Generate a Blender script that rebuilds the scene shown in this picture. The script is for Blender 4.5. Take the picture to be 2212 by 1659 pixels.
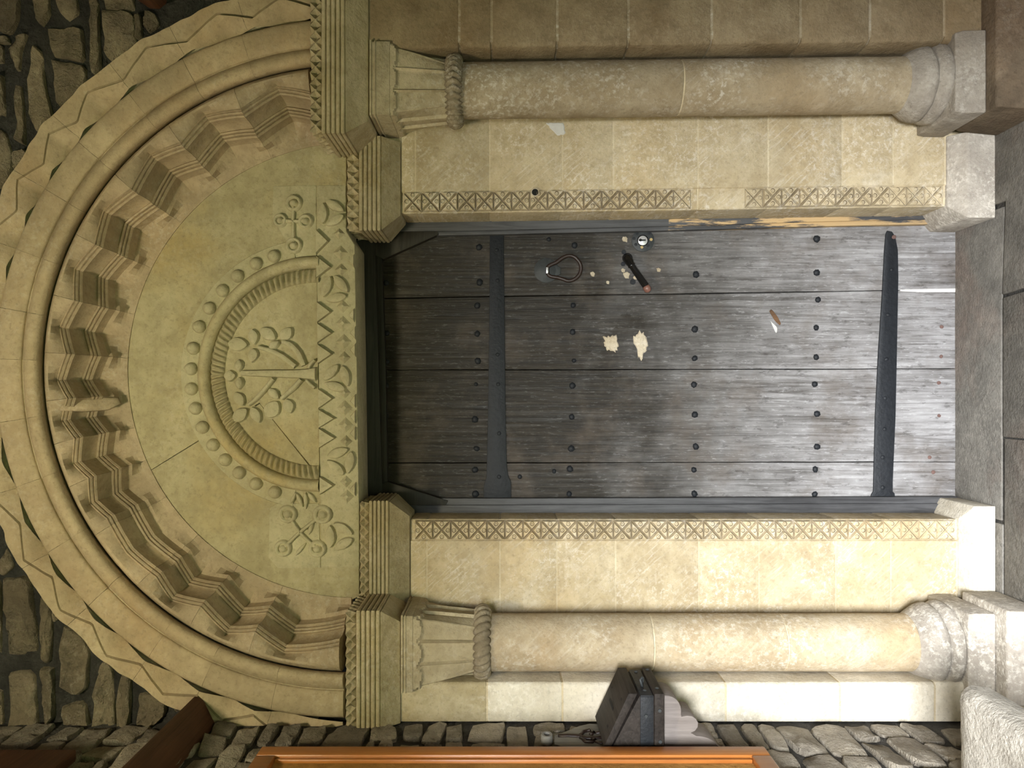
import bpy, bmesh, math, random
from mathutils import Vector, Matrix, noise

random.seed(7)
scene = bpy.context.scene
COL = scene.collection
for o in list(bpy.data.objects):
    bpy.data.objects.remove(o, do_unlink=True)

# ------------------------------------------------------------------ camera
# The photograph lies on its side: image left is up in the place, image bottom is the place's left.
S, D, CX, CY, ZC = 0.0015, 2.49, 1090.0, 850.0, 1.56
cam_d = bpy.data.cameras.new('camera')
cam = bpy.data.objects.new('camera', cam_d)
COL.objects.link(cam)
cam.matrix_world = Matrix(((0, 1, 0, 0), (0, 0, -1, -D), (-1, 0, 0, ZC), (0, 0, 0, 1)))
cam_d.sensor_width = 36.0
cam_d.lens = 36.0 * 1660.0 / 2212.0
cam_d.shift_x = 16.0 / 2212.0
cam_d.shift_y = 20.5 / 2212.0
cam_d.clip_start = 0.02
scene.camera = cam

# ------------------------------------------------------------------ world, lights, exposure
world = bpy.data.worlds.new('world')
scene.world = world
world.use_nodes = True
wb = world.node_tree.nodes['Background']
wb.inputs[0].default_value = (0.80, 0.88, 1.0, 1)
wb.inputs[1].default_value = 0.5


def area(name, loc, target, sx, sy, power, color, spread=180):
    d = bpy.data.lights.new(name, 'AREA')
    d.shape = 'RECTANGLE'
    d.size, d.size_y, d.energy, d.color = sx, sy, power, color
    d.spread = math.radians(spread)
    o = bpy.data.objects.new(name, d)
    COL.objects.link(o)
    o.location = loc
    o.rotation_euler = (Vector(target) - Vector(loc)).to_track_quat('-Z', 'Y').to_euler()
    return o


# daylight of the open sky reaching in through the porch entrance
area('sky_light', (0.3, -8.5, 4.4), (-0.3, 0, 0.4), 4.2, 4.4, 7500, (0.95, 0.97, 1.0))
# light thrown up from the sunlit lawn outside the entrance
area('lawn_light', (-0.3, -4.6, 0.15), (0.0, 0, 2.1), 3.0, 1.6, 34, (0.93, 1.0, 0.55))
# the porch lamp under the roof
area('porch_lamp_light', (-0.40, -2.05, 3.1), (0.0, -0.1, 2.0), 0.22, 0.22, 29, (1.0, 0.89, 0.60))

vs = scene.view_settings
vs.view_transform = 'Standard'
vs.look = 'None'
vs.exposure = 0.0
vs.gamma = 1.0
vs.use_curve_mapping = False


# ------------------------------------------------------------------ helpers
def k(Y):
    return (D + Y) / D


def W(px, py, Y):
    """a point of the place at depth Y from its surveyed picture coordinates"""
    return Vector(((CY - py) * S * k(Y), Y, ZC + (CX - px) * S * k(Y)))


def XX(py, Y):
    return (CY - py) * S * k(Y)


def ZZ(px, Y):
    return ZC + (CX - px) * S * k(Y)


def thing(name, label, cat, loc=(0, 0, 0), group=None):
    o = bpy.data.objects.new(name, None)
    o.empty_display_size = 0.1
    COL.objects.link(o)
    o.location = loc
    o['label'] = label
    o['category'] = cat
    o['kind'] = 'thing'
    if group:
        o['group'] = group
    return o


def struct_empty(name, loc=(0, 0, 0), label=None):
    o = bpy.data.objects.new(name, None)
    COL.objects.link(o)
    o.location = loc
    o['kind'] = 'structure'
    if label:
        o['label'] = label
    return o


def parent_to(o, p):
    if p is None:
        return
    o.parent = p
    o.matrix_parent_inverse = Matrix.Translation(p.location).inverted()


def link(name, me, mat, parent=None, smooth=False, loc=None):
    o = bpy.data.objects.new(name, me)
    COL.objects.link(o)
    if mat is not None and not me.materials:
        me.materials.append(mat)
    if smooth:
        me.polygons.foreach_set('use_smooth', [True] * len(me.polygons))
    parent_to(o, parent)
    if loc is not None:
        o.location = loc
    return o


def mesh(name, verts, faces, mat, parent=None, smooth=False, recalc=True, loc=None):
    me = bpy.data.meshes.new(name)
    me.from_pydata([tuple(v) for v in verts], [], faces)
    if recalc:
        bm = bmesh.new()
        bm.from_mesh(me)
        bmesh.ops.recalc_face_normals(bm, faces=bm.faces)
        bm.to_mesh(me)
        bm.free()
    me.update()
    return link(name, me, mat, parent, smooth, loc)


def sharp(o, deg=35):
    o.data.polygons.foreach_set('use_smooth', [True] * len(o.data.polygons))
    o.data.set_sharp_from_angle(angle=math.radians(deg))
    return o


class MB:
    def __init__(self):
        self.v, self.f = [], []

    def add(self, v, f):
        n = len(self.v)
        self.v += list(v)
        self.f += [tuple(i + n for i in q) for q in f]
        return self

    def box(self, a, b):
        (x0, y0, z0), (x1, y1, z1) = a, b
        v = [(x, y, z) for x in (x0, x1) for y in (y0, y1) for z in (z0, z1)]
        return self.add(v, [(0, 1, 3, 2), (4, 6, 7, 5), (0, 4, 5, 1), (2, 3, 7, 6), (0, 2, 6, 4), (1, 5, 7, 3)])

    def build(self, name, mat, parent=None, smooth=False, bevel=0):
        o = mesh(name, self.v, self.f, mat, parent, smooth)
        if bevel:
            bev(o, bevel)
        return o


def bev(o, w, seg=2, ang=30):
    bm = bmesh.new()
    bm.from_mesh(o.data)
    es = [e for e in bm.edges if len(e.link_faces) == 2 and e.calc_face_angle(0) > math.radians(ang)]
    bmesh.ops.bevel(bm, geom=es, offset=w, segments=seg, affect='EDGES', profile=0.5, clamp_overlap=True)
    bm.to_mesh(o.data)
    bm.free()
    sharp(o, 40)
    return o


def box(name, a, b, mat, parent=None, bevel=0.0):
    return MB().box(a, b).build(name, mat, parent, bevel=bevel)


def prism(name, poly, yf, yb, mat, parent=None, bevel=0.0, yref=None):
    """poly in picture coordinates at depth yref (default yf), extruded straight back from yf to yb"""
    yr = yf if yref is None else yref
    pts = [W(a, b, yr) for a, b in poly]
    n = len(pts)
    v = [(p.x, yf, p.z) for p in pts] + [(p.x, yb, p.z) for p in pts]
    f = [tuple(range(n)), tuple(range(2 * n - 1, n - 1, -1))]
    f += [(i, (i + 1) % n, n + (i + 1) % n, n + i) for i in range(n)]
    o = mesh(name, v, f, mat, parent)
    if bevel:
        bev(o, bevel)
    return o


def zblock(name, plan, z0, z1, mat, parent=None, bevel=0.004, lean=None, div=0, amp=0.0):
    """plan polygon in X,Y extruded along Z; lean(z) shifts X"""
    lean = lean or (lambda z: 0.0)
    n = len(plan)
    v = [(x + lean(z), y, z) for z in (z0, z1) for x, y in plan]
    f = [tuple(range(n)), tuple(range(2 * n - 1, n - 1, -1))]
    f += [(i, (i + 1) % n, n + (i + 1) % n, n + i) for i in range(n)]
    o = mesh(name, v, f, mat, parent)
    if bevel:
        bev(o, bevel, 2)
    return o


def lathe(name, prof, cx, cy, mat, parent=None, n=40, lean=None, wob=0.0, cap=True):
    """prof: list of (z, r)"""
    v, f = [], []
    for z, r in prof:
        lx = lean(z) if lean else 0
        for i in range(n):
            a = 2 * math.pi * i / n
            rr = r * (1 + wob * noise.noise((math.cos(a) * 2 + cx, math.sin(a) * 2, z * 9)))
            v.append((cx + lx + rr * math.cos(a), cy + rr * math.sin(a), z))
    m = len(prof)
    for j in range(m - 1):
        for i in range(n):
            f.append((j * n + i, j * n + (i + 1) % n, (j + 1) * n + (i + 1) % n, (j + 1) * n + i))
    if cap:
        f.append(tuple(range(n)))
        f.append(tuple(range((m - 1) * n, m * n)))
    o = mesh(name, v, f, mat, parent)
    return sharp(o, 50)


def tube(pts, r, n=8, closed=False):
    """verts, faces of a round tube along pts"""
    P = [Vector(p) for p in pts]
    m = len(P)
    v, f = [], []
    for i, p in enumerate(P):
        a = P[(i - 1) % m] if (closed or i > 0) else P[i]
        b = P[(i + 1) % m] if (closed or i < m - 1) else P[i]
        t = (b - a).normalized()
        up = Vector((0, 1, 0)) if abs(t.y) < 0.9 else Vector((1, 0, 0))
        s = t.cross(up).normalized()
        u = s.cross(t).normalized()
        rr = r[i] if isinstance(r, (list, tuple)) else r
        for j in range(n):
            q = 2 * math.pi * j / n
            v.append(p + s * (rr * math.cos(q)) + u * (rr * math.sin(q)))
    for i in range(m if closed else m - 1):
        for j in range(n):
            a, b = i * n, ((i + 1) % m) * n
            f.append((a + j, a + (j + 1) % n, b + (j + 1) % n, b + j))
    if not closed:
        f.append(tuple(range(n)))
        f.append(tuple(range((m - 1) * n, m * n)))
    return v, f


def lerp(a, b, t):
    return a + (b - a) * t


# ------------------------------------------------------------------ materials
class NT:
    def __init__(self, name):
        self.m = bpy.data.materials.new(name)
        self.m.use_nodes = True
        self.t = self.m.node_tree
        self.n = self.t.nodes
        self.b = self.n['Principled BSDF']
        g = self.n.new('ShaderNodeNewGeometry')
        self.pos = g.outputs['Position']
        oi = self.n.new('ShaderNodeObjectInfo')
        self.rnd = oi.outputs['Random']

    def lk(self, a, b):
        self.t.links.new(a, b)

    def put(self, sock, val):
        if hasattr(val, 'is_linked') or isinstance(val, bpy.types.NodeSocket):
            self.lk(val, sock)
        else:
            sock.default_value = val

    def mapping(self, scale=(1, 1, 1), rot=(0, 0, 0), loc=(0, 0, 0), vec=None):
        n = self.n.new('ShaderNodeMapping')
        n.inputs['Scale'].default_value = scale
        n.inputs['Rotation'].default_value = rot
        n.inputs['Location'].default_value = loc
        self.lk(vec or self.pos, n.inputs['Vector'])
        return n.outputs[0]

    def noise(self, scale, detail=4, rough=0.55, vec=None, dist=0.0):
        n = self.n.new('ShaderNodeTexNoise')
        n.inputs['Scale'].default_value = scale
        n.inputs['Detail'].default_value = detail
        n.inputs['Roughness'].default_value = rough
        n.inputs['Distortion'].default_value = dist
        self.lk(vec or self.pos, n.inputs['Vector'])
        return n.outputs['Fac']

    def voronoi(self, scale, vec=None):
        n = self.n.new('ShaderNodeTexVoronoi')
        n.inputs['Scale'].default_value = scale
        self.lk(vec or self.pos, n.inputs['Vector'])
        return n.outputs['Distance']

    def ramp(self, fac, stops):
        n = self.n.new('ShaderNodeValToRGB')
        cr = n.color_ramp
        while len(cr.elements) < len(stops):
            cr.elements.new(0.5)
        for e, (p, c) in zip(cr.elements, stops):
            e.position = p
            e.color = (c, c, c, 1) if isinstance(c, (int, float)) else (*c, 1)
        self.lk(fac, n.inputs[0])
        return n.outputs[0]

    def mix(self, fac, a, b, mode='MIX'):
        n = self.n.new('ShaderNodeMix')
        n.data_type = 'RGBA'
        n.blend_type = mode
        self.put(n.inputs['Factor'], fac)
        for s, v in ((n.inputs['A'], a), (n.inputs['B'], b)):
            pass
        ia = [i for i in n.inputs if i.name == 'A' and i.type == 'RGBA'][0]
        ib = [i for i in n.inputs if i.name == 'B' and i.type == 'RGBA'][0]
        for s, v in ((ia, a), (ib, b)):
            if isinstance(v, tuple):
                s.default_value = (*v, 1)
            else:
                self.lk(v, s)
        return [o for o in n.outputs if o.type == 'RGBA'][0]

    def math(self, op, a, b=0.0, clamp=False):
        n = self.n.new('ShaderNodeMath')
        n.operation = op
        n.use_clamp = clamp
        self.put(n.inputs[0], a)
        self.put(n.inputs[1], b)
        return n.outputs[0]

    def sepz(self):
        n = self.n.new('ShaderNodeSeparateXYZ')
        self.lk(self.pos, n.inputs[0])
        return n.outputs

    def finish(self, color, rough=0.85, bump=None, strength=0.3, dist=0.01, spec=0.3, metallic=0.0):
        if isinstance(color, tuple):
            self.b.inputs['Base Color'].default_value = (*color, 1)
        else:
            self.lk(color, self.b.inputs['Base Color'])
        self.put(self.b.inputs['Roughness'], rough)
        self.b.inputs['Specular IOR Level'].default_value = spec
        self.b.inputs['Metallic'].default_value = metallic
        if bump is not None:
            n = self.n.new('ShaderNodeBump')
            n.inputs['Strength'].default_value = strength
            n.inputs['Distance'].default_value = dist
            self.lk(bump, n.inputs['Height'])
            self.lk(n.outputs[0], self.b.inputs['Normal'])
        return self.m


def stone_mat(name, base, dark, stain, white=0.0, stain_amt=0.4, bump=0.35, tool=0.0, wcol=(0.80, 0.76, 0.68),
              rvar=0.16, grain=1.0, bdist=0.012):
    t = NT(name)
    n1 = t.noise(7, 9, 0.62)
    c = t.mix(t.ramp(n1, [(0.35, 0.0), (0.65, 1.0)]), dark, base)
    n2 = t.noise(2.6, 6, 0.6, vec=t.mapping(loc=(3.1, 1.7, 9.2)))
    c = t.mix(t.math('MULTIPLY', t.ramp(n2, [(0.50, 0.0), (0.68, 1.0)]), stain_amt), c, stain)
    nm = t.noise(22, 7, 0.7, vec=t.mapping(loc=(4, 4, 4)))
    c = t.mix(t.math('MULTIPLY', t.ramp(nm, [(0.38, 1.0), (0.56, 0.0)]), 0.38), c, tuple(x * 0.72 for x in dark))
    n3 = t.noise(85, 5, 0.7)
    c = t.mix(t.math('MULTIPLY', t.ramp(n3, [(0.30, 1.0), (0.47, 0.0)]), 0.5 * grain), c, tuple(x * 0.55 for x in dark))
    if tool > 0:
        tm = t.noise(1.0, 5, 0.6, vec=t.mapping(scale=(14, 14, 130), vec=t.mapping(rot=(0, math.radians(-48), 0))))
        tg = t.noise(4.0, 3, 0.5, vec=t.mapping(loc=(8, 3, 2)))
        tf = t.math('MULTIPLY', t.ramp(tm, [(0.53, 0.0), (0.66, 1.0)]), t.ramp(tg, [(0.42, 0.0), (0.62, 1.0)]))
        c = t.mix(t.math('MULTIPLY', tf, tool), c, wcol)
    if white > 0:
        w1 = t.noise(60, 8, 0.75)
        w2 = t.noise(3.4, 5, 0.6, vec=t.mapping(loc=(5, 5, 1)))
        wf = t.math('MULTIPLY', t.ramp(w1, [(0.50, 0.0), (0.60, 1.0)]), t.ramp(w2, [(0.42, 0.0), (0.62, 1.0)]))
        wz = t.ramp(t.noise(5, 8, 0.75, vec=t.mapping(loc=(1, 8, 4))), [(0.57, 0.0), (0.63, 1.0)])
        wf = t.math('MAXIMUM', wf, t.math('MULTIPLY', wz, 0.35))
        c = t.mix(t.math('MULTIPLY', wf, white), c, wcol)
    v = t.math('ADD', t.math('MULTIPLY', t.rnd, rvar), 1.0 - rvar * 0.6)
    hs = t.n.new('ShaderNodeHueSaturation')
    t.lk(v, hs.inputs['Value'])
    t.lk(c, hs.inputs['Color'])
    b = t.math('ADD', t.noise(26, 8, 0.68), t.math('MULTIPLY', t.noise(120, 4, 0.6), 0.5))
    return t.finish(hs.outputs[0], 0.9, b, min(1.0, bump * 1.5), bdist, 0.2)


M = {}
M['jamb'] = stone_mat('jamb_limestone', (0.56, 0.475, 0.325), (0.43, 0.345, 0.21), (0.55, 0.40, 0.20), 0.6, 0.4, 0.3, 0.4)
M['jamb_bright'] = stone_mat('pale_limestone', (0.72, 0.67, 0.56), (0.56, 0.50, 0.39), (0.55, 0.45, 0.32), 0.55, 0.25, 0.3)
M['jamb_brown'] = stone_mat('brown_stained_limestone', (0.36, 0.285, 0.18), (0.23, 0.17, 0.10), (0.20, 0.13, 0.06), 0.30, 0.5, 0.45,
                            wcol=(0.50, 0.42, 0.29))  # brown stain, with some of the lock side's shade mixed in
M['shaft'] = stone_mat('shaft_limestone', (0.52, 0.44, 0.31), (0.40, 0.315, 0.20), (0.46, 0.31, 0.16), 0.45, 0.45, 0.25, 0.12)
M['shaft2'] = stone_mat('shaded_shaft_limestone', (0.43, 0.36, 0.25), (0.31, 0.245, 0.155), (0.34, 0.24, 0.13), 0.45, 0.4, 0.25, 0.15)  # darker shaft copy: lower light of the lock side put into the colour
M['foot'] = stone_mat('shaded_foot_limestone', (0.20, 0.155, 0.105), (0.10, 0.075, 0.05), (0.24, 0.15, 0.09), 0.3, 0.4, 0.4, wcol=(0.34, 0.29, 0.23))  # shade of the lock-side corner painted into the foot stone
M['cap'] = stone_mat('capital_limestone', (0.52, 0.445, 0.31), (0.36, 0.30, 0.19), (0.30, 0.22, 0.12), 0.25, 0.4, 0.3)
M['rope'] = stone_mat('dark_rope_limestone', (0.36, 0.30, 0.20), (0.18, 0.145, 0.095), (0.14, 0.11, 0.07), 0.3, 0.4, 0.3)
M['impost'] = stone_mat('impost_limestone', (0.52, 0.445, 0.31), (0.37, 0.305, 0.18), (0.42, 0.31, 0.14), 0.2, 0.35, 0.3)
M['arch'] = stone_mat('arch_limestone', (0.50, 0.40, 0.26), (0.39, 0.30, 0.19), (0.40, 0.25, 0.12), 0.12, 0.4, 0.22, rvar=0.12)
M['chev'] = stone_mat('chevron_limestone', (0.49, 0.39, 0.265), (0.37, 0.29, 0.195), (0.42, 0.29, 0.16), 0.18, 0.3, 0.2, rvar=0.14)
M['tymp'] = stone_mat('tympanum_limestone', (0.50, 0.44, 0.28), (0.38, 0.325, 0.195), (0.46, 0.33, 0.13), 0.10, 0.5, 0.2, rvar=0.06)
M['tymp2'] = stone_mat('pale_tympanum_limestone', (0.53, 0.48, 0.32), (0.42, 0.37, 0.235), (0.40, 0.32, 0.17), 0.10, 0.3, 0.2, rvar=0.05)
M['base'] = stone_mat('grey_base_limestone', (0.50, 0.46, 0.40), (0.34, 0.305, 0.26), (0.30, 0.25, 0.19), 0.6, 0.35, 0.35)
M['base2'] = stone_mat('shaded_brown_base_limestone', (0.36, 0.325, 0.27), (0.24, 0.21, 0.175), (0.22, 0.17, 0.12), 0.4, 0.4, 0.35)  # darker base copy: partly stain, partly the lock side's dimness painted in
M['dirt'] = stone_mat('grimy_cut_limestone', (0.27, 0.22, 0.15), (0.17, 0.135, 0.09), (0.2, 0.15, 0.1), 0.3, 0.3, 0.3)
M['mortar_pale'] = stone_mat('pale_mortar', (0.66, 0.58, 0.42), (0.52, 0.43, 0.28), (0.5, 0.4, 0.25), 0.2, 0.3, 0.4)
M['rubble'] = stone_mat('rubble_stone', (0.38, 0.31, 0.205), (0.20, 0.16, 0.11), (0.19, 0.145, 0.09), 0.35, 0.5, 1.0, rvar=0.45, bdist=0.03,
                        wcol=(0.60, 0.54, 0.42))
M['rubble_side'] = stone_mat('side_rubble_stone', (0.54, 0.48, 0.385), (0.32, 0.28, 0.225), (0.38, 0.31, 0.22), 0.4, 0.4, 1.0, rvar=0.5, bdist=0.03,
                             wcol=(0.60, 0.57, 0.50))
M['mortar_side'] = stone_mat('grey_side_mortar', (0.15, 0.142, 0.13), (0.075, 0.071, 0.066), (0.06, 0.055, 0.05), 0.2, 0.4, 1.0, rvar=0.0, bdist=0.03,
                             wcol=(0.28, 0.27, 0.255))
M['mortar_dark'] = stone_mat('dark_grey_mortar', (0.085, 0.08, 0.072), (0.038, 0.036, 0.033), (0.03, 0.045, 0.04), 0.15, 0.4, 1.0, rvar=0.0, bdist=0.03,
                             wcol=(0.24, 0.23, 0.21))
M['floor'] = stone_mat('floor_flagstone', (0.21, 0.198, 0.175), (0.125, 0.118, 0.105), (0.21, 0.14, 0.11), 0.22, 0.5, 0.4, rvar=0.12,
                       wcol=(0.45, 0.42, 0.37))
M['bench'] = stone_mat('weathered_bench', (0.66, 0.62, 0.55), (0.36, 0.33, 0.28), (0.30, 0.25, 0.18), 0.7, 0.4, 0.8)
M['plaster'] = stone_mat('old_plaster', (0.62, 0.55, 0.43), (0.48, 0.40, 0.28), (0.5, 0.42, 0.3), 0.4, 0.3, 0.5)
M['hole'] = NT('black_hole').finish((0.012, 0.012, 0.011), 0.9)


def wood_mat(name, c_lo, c_hi, axis='z', gscale=1.0, rough=0.7, bump=0.5, extra=None, spec=0.3):
    t = NT(name)
    sc = {'z': (70, 70, 3.2), 'y': (70, 3.2, 70), 'x': (3.2, 70, 70)}[axis]
    off = t.n.new('ShaderNodeVectorMath')
    off.operation = 'SCALE'
    cmb = t.n.new('ShaderNodeCombineXYZ')
    for i in range(3):
        t.lk(t.rnd, cmb.inputs[i])
    t.lk(cmb.outputs[0], off.inputs[0])
    off.inputs['Scale'].default_value = 7.0
    add = t.n.new('ShaderNodeVectorMath')
    add.operation = 'ADD'
    t.lk(t.pos, add.inputs[0])
    t.lk(off.outputs[0], add.inputs[1])
    vec = add.outputs[0]
    g = t.noise(gscale, 8, 0.66, vec=t.mapping(scale=sc, vec=vec), dist=1.1)
    b = t.noise(5, 6, 0.6, vec=t.mapping(scale=(1.6, 1.6, 1) if axis == 'z' else (1, 1, 1), vec=vec))
    f = t.math('ADD', t.math('MULTIPLY', g, 0.62), t.math('MULTIPLY', b, 0.38))
    c = t.mix(t.ramp(f, [(0.36, 0.0), (0.64, 1.0)]), c_lo, c_hi)
    if extra:
        c = extra(t, c, g, b)
    return t.finish(c, rough, g, bump, 0.006, spec)


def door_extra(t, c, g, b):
    # bare silvered oak low down; ragged dark varnish higher up, deepened by painted-in shade
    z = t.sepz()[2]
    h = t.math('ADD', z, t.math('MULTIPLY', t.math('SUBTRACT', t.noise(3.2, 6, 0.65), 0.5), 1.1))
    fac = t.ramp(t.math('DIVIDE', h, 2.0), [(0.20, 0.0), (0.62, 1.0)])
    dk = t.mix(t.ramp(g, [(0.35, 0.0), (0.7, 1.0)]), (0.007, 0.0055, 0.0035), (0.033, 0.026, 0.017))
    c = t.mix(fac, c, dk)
    w = t.noise(1.0, 7, 0.75, vec=t.mapping(scale=(130, 130, 34)))
    c = t.mix(t.math('MULTIPLY', t.ramp(w, [(0.56, 0.0), (0.66, 1.0)]), t.math('SUBTRACT', 0.55, t.math('MULTIPLY', fac, 0.40))), c, (0.50, 0.50, 0.51))
    br_ = t.noise(4.5, 6, 0.65, vec=t.mapping(loc=(7, 2, 3)))
    c = t.mix(t.math('MULTIPLY', t.ramp(br_, [(0.52, 0.0), (0.66, 1.0)]), 0.45), c, (0.10, 0.078, 0.060))
    pit = t.noise(1.0, 6, 0.7, vec=t.mapping(scale=(60, 60, 22), loc=(1, 4, 2)))
    c = t.mix(t.math('MULTIPLY', t.ramp(pit, [(0.34, 1.0), (0.44, 0.0)]), 0.55), c, (0.035, 0.03, 0.027))
    return c


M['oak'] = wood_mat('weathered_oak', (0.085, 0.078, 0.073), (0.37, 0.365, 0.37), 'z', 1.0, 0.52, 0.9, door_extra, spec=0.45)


def frame_extra(t, c, g, b):
    z = t.sepz()[2]
    sx = t.sepz()[0]
    w = t.noise(1.0, 6, 0.7, vec=t.mapping(scale=(22, 22, 3.0), loc=(2, 0, 5)))
    bare = t.math('MULTIPLY', t.ramp(w, [(0.46, 0.0), (0.52, 1.0)]), t.ramp(z, [(0.0, 0.7), (0.55, 1.0), (1.08, 1.0), (1.30, 0.0)]))
    bare = t.math('MULTIPLY', bare, t.math('GREATER_THAN', sx, 0.2))
    return t.mix(bare, c, (0.46, 0.32, 0.16))


M['frame'] = wood_mat('black_painted_frame', (0.028, 0.028, 0.03), (0.085, 0.086, 0.09), 'z', 1.0, 0.5, 0.3, frame_extra)
M['frame_x'] = wood_mat('black_painted_head', (0.010, 0.009, 0.007), (0.034, 0.029, 0.023), 'x', 1.0, 0.55, 0.3)
M['dark_oak'] = wood_mat('dark_box_oak', (0.009, 0.007, 0.006), (0.040, 0.033, 0.029), 'y', 1.0, 0.6, 0.35, spec=0.15)
M['bracket'] = wood_mat('grey_bracket_wood', (0.15, 0.128, 0.118), (0.25, 0.22, 0.205), 'z', 1.2, 0.75, 0.3)
M['grey_board'] = wood_mat('pale_grey_board', (0.17, 0.165, 0.155), (0.31, 0.30, 0.28), 'z', 1.2, 0.75, 0.3)
M['orange_wood'] = wood_mat('varnished_orange_pine', (0.30, 0.095, 0.018), (0.46, 0.17, 0.035), 'z', 1.0, 0.35, 0.15, spec=0.5)
M['cork'] = stone_mat('notice_cork', (0.55, 0.30, 0.09), (0.40, 0.20, 0.05), (0.45, 0.24, 0.07), 0.0, 0.3, 0.3)
M['knot'] = wood_mat('brown_knot', (0.05, 0.028, 0.014), (0.16, 0.085, 0.04), 'z', 1.0, 0.7, 0.3)
M['beam'] = wood_mat('red_brown_beam', (0.045, 0.018, 0.009), (0.12, 0.05, 0.024), 'y', 1.0, 0.6, 0.3)
M['black_iron'] = NT('black_iron')
t_ = M['black_iron']
M['black_iron'] = t_.finish(t_.mix(t_.noise(60, 6, 0.65), (0.006, 0.007, 0.009), (0.022, 0.025, 0.030)), 0.55,
                            t_.noise(90, 5, 0.6), 0.5, 0.004, 0.25)
t_ = NT('black_lacquer')
M['lacquer'] = t_.finish((0.005, 0.005, 0.005), 0.25, t_.noise(20, 3), 0.05, 0.002, 0.5)
t_ = NT('grey_cast_iron')
M['grey_iron'] = t_.finish(t_.mix(t_.noise(70, 5), (0.018, 0.021, 0.023), (0.055, 0.06, 0.062)), 0.55, t_.noise(80, 5), 0.3, 0.003, 0.3, 0.0)
t_ = NT('bright_steel')
M['steel'] = t_.finish(t_.mix(t_.noise(90, 4), (0.45, 0.46, 0.48), (0.8, 0.81, 0.83)), 0.35, None, metallic=0.6)
t_ = NT('rusty_iron')
M['rust'] = t_.finish(t_.mix(t_.noise(90, 5), (0.010, 0.006, 0.005), (0.035, 0.018, 0.013)), 0.45, t_.noise(80, 5), 0.3, 0.003, 0.5)
t_ = NT('rust_nail')
M['rust_nail'] = t_.finish(t_.mix(t_.noise(90, 5), (0.07, 0.035, 0.03), (0.16, 0.10, 0.085)), 0.7)
t_ = NT('worn_copper')
M['copper'] = t_.finish(t_.mix(t_.noise(60, 4), (0.12, 0.055, 0.04), (0.26, 0.13, 0.10)), 0.4, None, spec=0.5)
t_ = NT('brass')
M['brass'] = t_.finish((0.45, 0.34, 0.16), 0.45, None, metallic=0.5)
t_ = NT('white_paint')
M['white_paint'] = t_.finish(t_.mix(t_.noise(50, 5), (0.45, 0.44, 0.42), (0.68, 0.67, 0.64)), 0.7)
t_ = NT('lawn')
M['lawn'] = t_.finish(t_.mix(t_.noise(9, 6), (0.04, 0.10, 0.015), (0.12, 0.20, 0.04)), 0.95)
M['ceil'] = wood_mat('dark_ceiling_boards', (0.02, 0.012, 0.008), (0.06, 0.036, 0.022), 'y', 1.0, 0.7, 0.3)

# ------------------------------------------------------------------ the setting
YO = -0.20           # front of the outer order and the rubble wall
XL, XR = -0.98, 1.46   # porch side walls
YD = 0.17            # front of the door boards


def resample(poly, n):
    P = [Vector(p) for p in poly]
    L = [(P[(i + 1) % len(P)] - P[i]).length for i in range(len(P))]
    tot = sum(L)
    out = []
    for j in range(n):
        d = tot * j / n
        i = 0
        while d > L[i]:
            d -= L[i]
            i += 1
        out.append(P[i].lerp(P[(i + 1) % len(P)], d / L[i]))
    return out


def rubble(name, poly, fn, mat, parent, h=0.022, n=14, rough=0.012, back=-0.03):
    """an irregular pillowed stone: poly in wall units (metres), fn(u, v, height) gives the point in the place"""
    pts = resample([(a, b, 0) for a, b in poly], n)
    c = sum(pts, Vector()) / n
    sd = random.uniform(0, 99)
    ring = []
    for p in pts:
        d = (p - c)
        q = c + d * (1 + random.uniform(-0.05, 0.03))
        ring.append(q)
    ring = [ring[i] * 0.84 + (ring[i - 1] + ring[(i + 1) % n]) * 0.08 for i in range(n)]
    hh = h * random.uniform(0.7, 1.2)
    tx, ty = random.uniform(-0.1, 0.1), random.uniform(-0.1, 0.1)
    v, f = [], []
    for s, z in ((1.03, back), (1.0, hh * 0.3), (0.95, hh * 0.85), (0.62, hh)):
        for p in ring:
            q = c + (p - c) * s
            z2 = z
            if z > 0:
                z2 += rough * (noise.noise((q.x * 22 + sd, q.y * 22, sd)) + 0.6 * noise.noise((q.x * 60 + sd, q.y * 60, sd))) + tx * (q.x - c.x) + ty * (q.y - c.y)
            v.append(fn(q.x, q.y, z2))
    v.append(fn(c.x, c.y, hh + rough * noise.noise((c.x * 22 + sd, c.y * 22, sd))))
    for j in range(3):
        for i in range(n):
            f.append((j * n + i, j * n + (i + 1) % n, (j + 1) * n + (i + 1) % n, (j + 1) * n + i))
    for i in range(n):
        f.append((3 * n + i, 3 * n + (i + 1) % n, 4 * n))
    o = mesh(name, v, f, mat, parent)
    return sharp(o, 48)


# --- floor
floor = struct_empty('floor', (0, 0, 0), 'worn grey flagstone floor of the porch')
box('bedding', (XL - 0.2, -3.5, -0.20), (XR + 0.2, 0.6, -0.006), M['mortar_dark'], floor)


def slab(poly, dz=0.0):
    n = len(poly)
    v = [(x, y, dz) for x, y in poly] + [(x, y, -0.05) for x, y in poly]
    f = [tuple(range(n)), tuple(range(2 * n - 1, n - 1, -1))] + [(i, (i + 1) % n, n + (i + 1) % n, n + i) for i in range(n)]
    o = mesh('flagstone', v, f, M['floor'], floor)
    bev(o, 0.004, 2)


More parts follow.
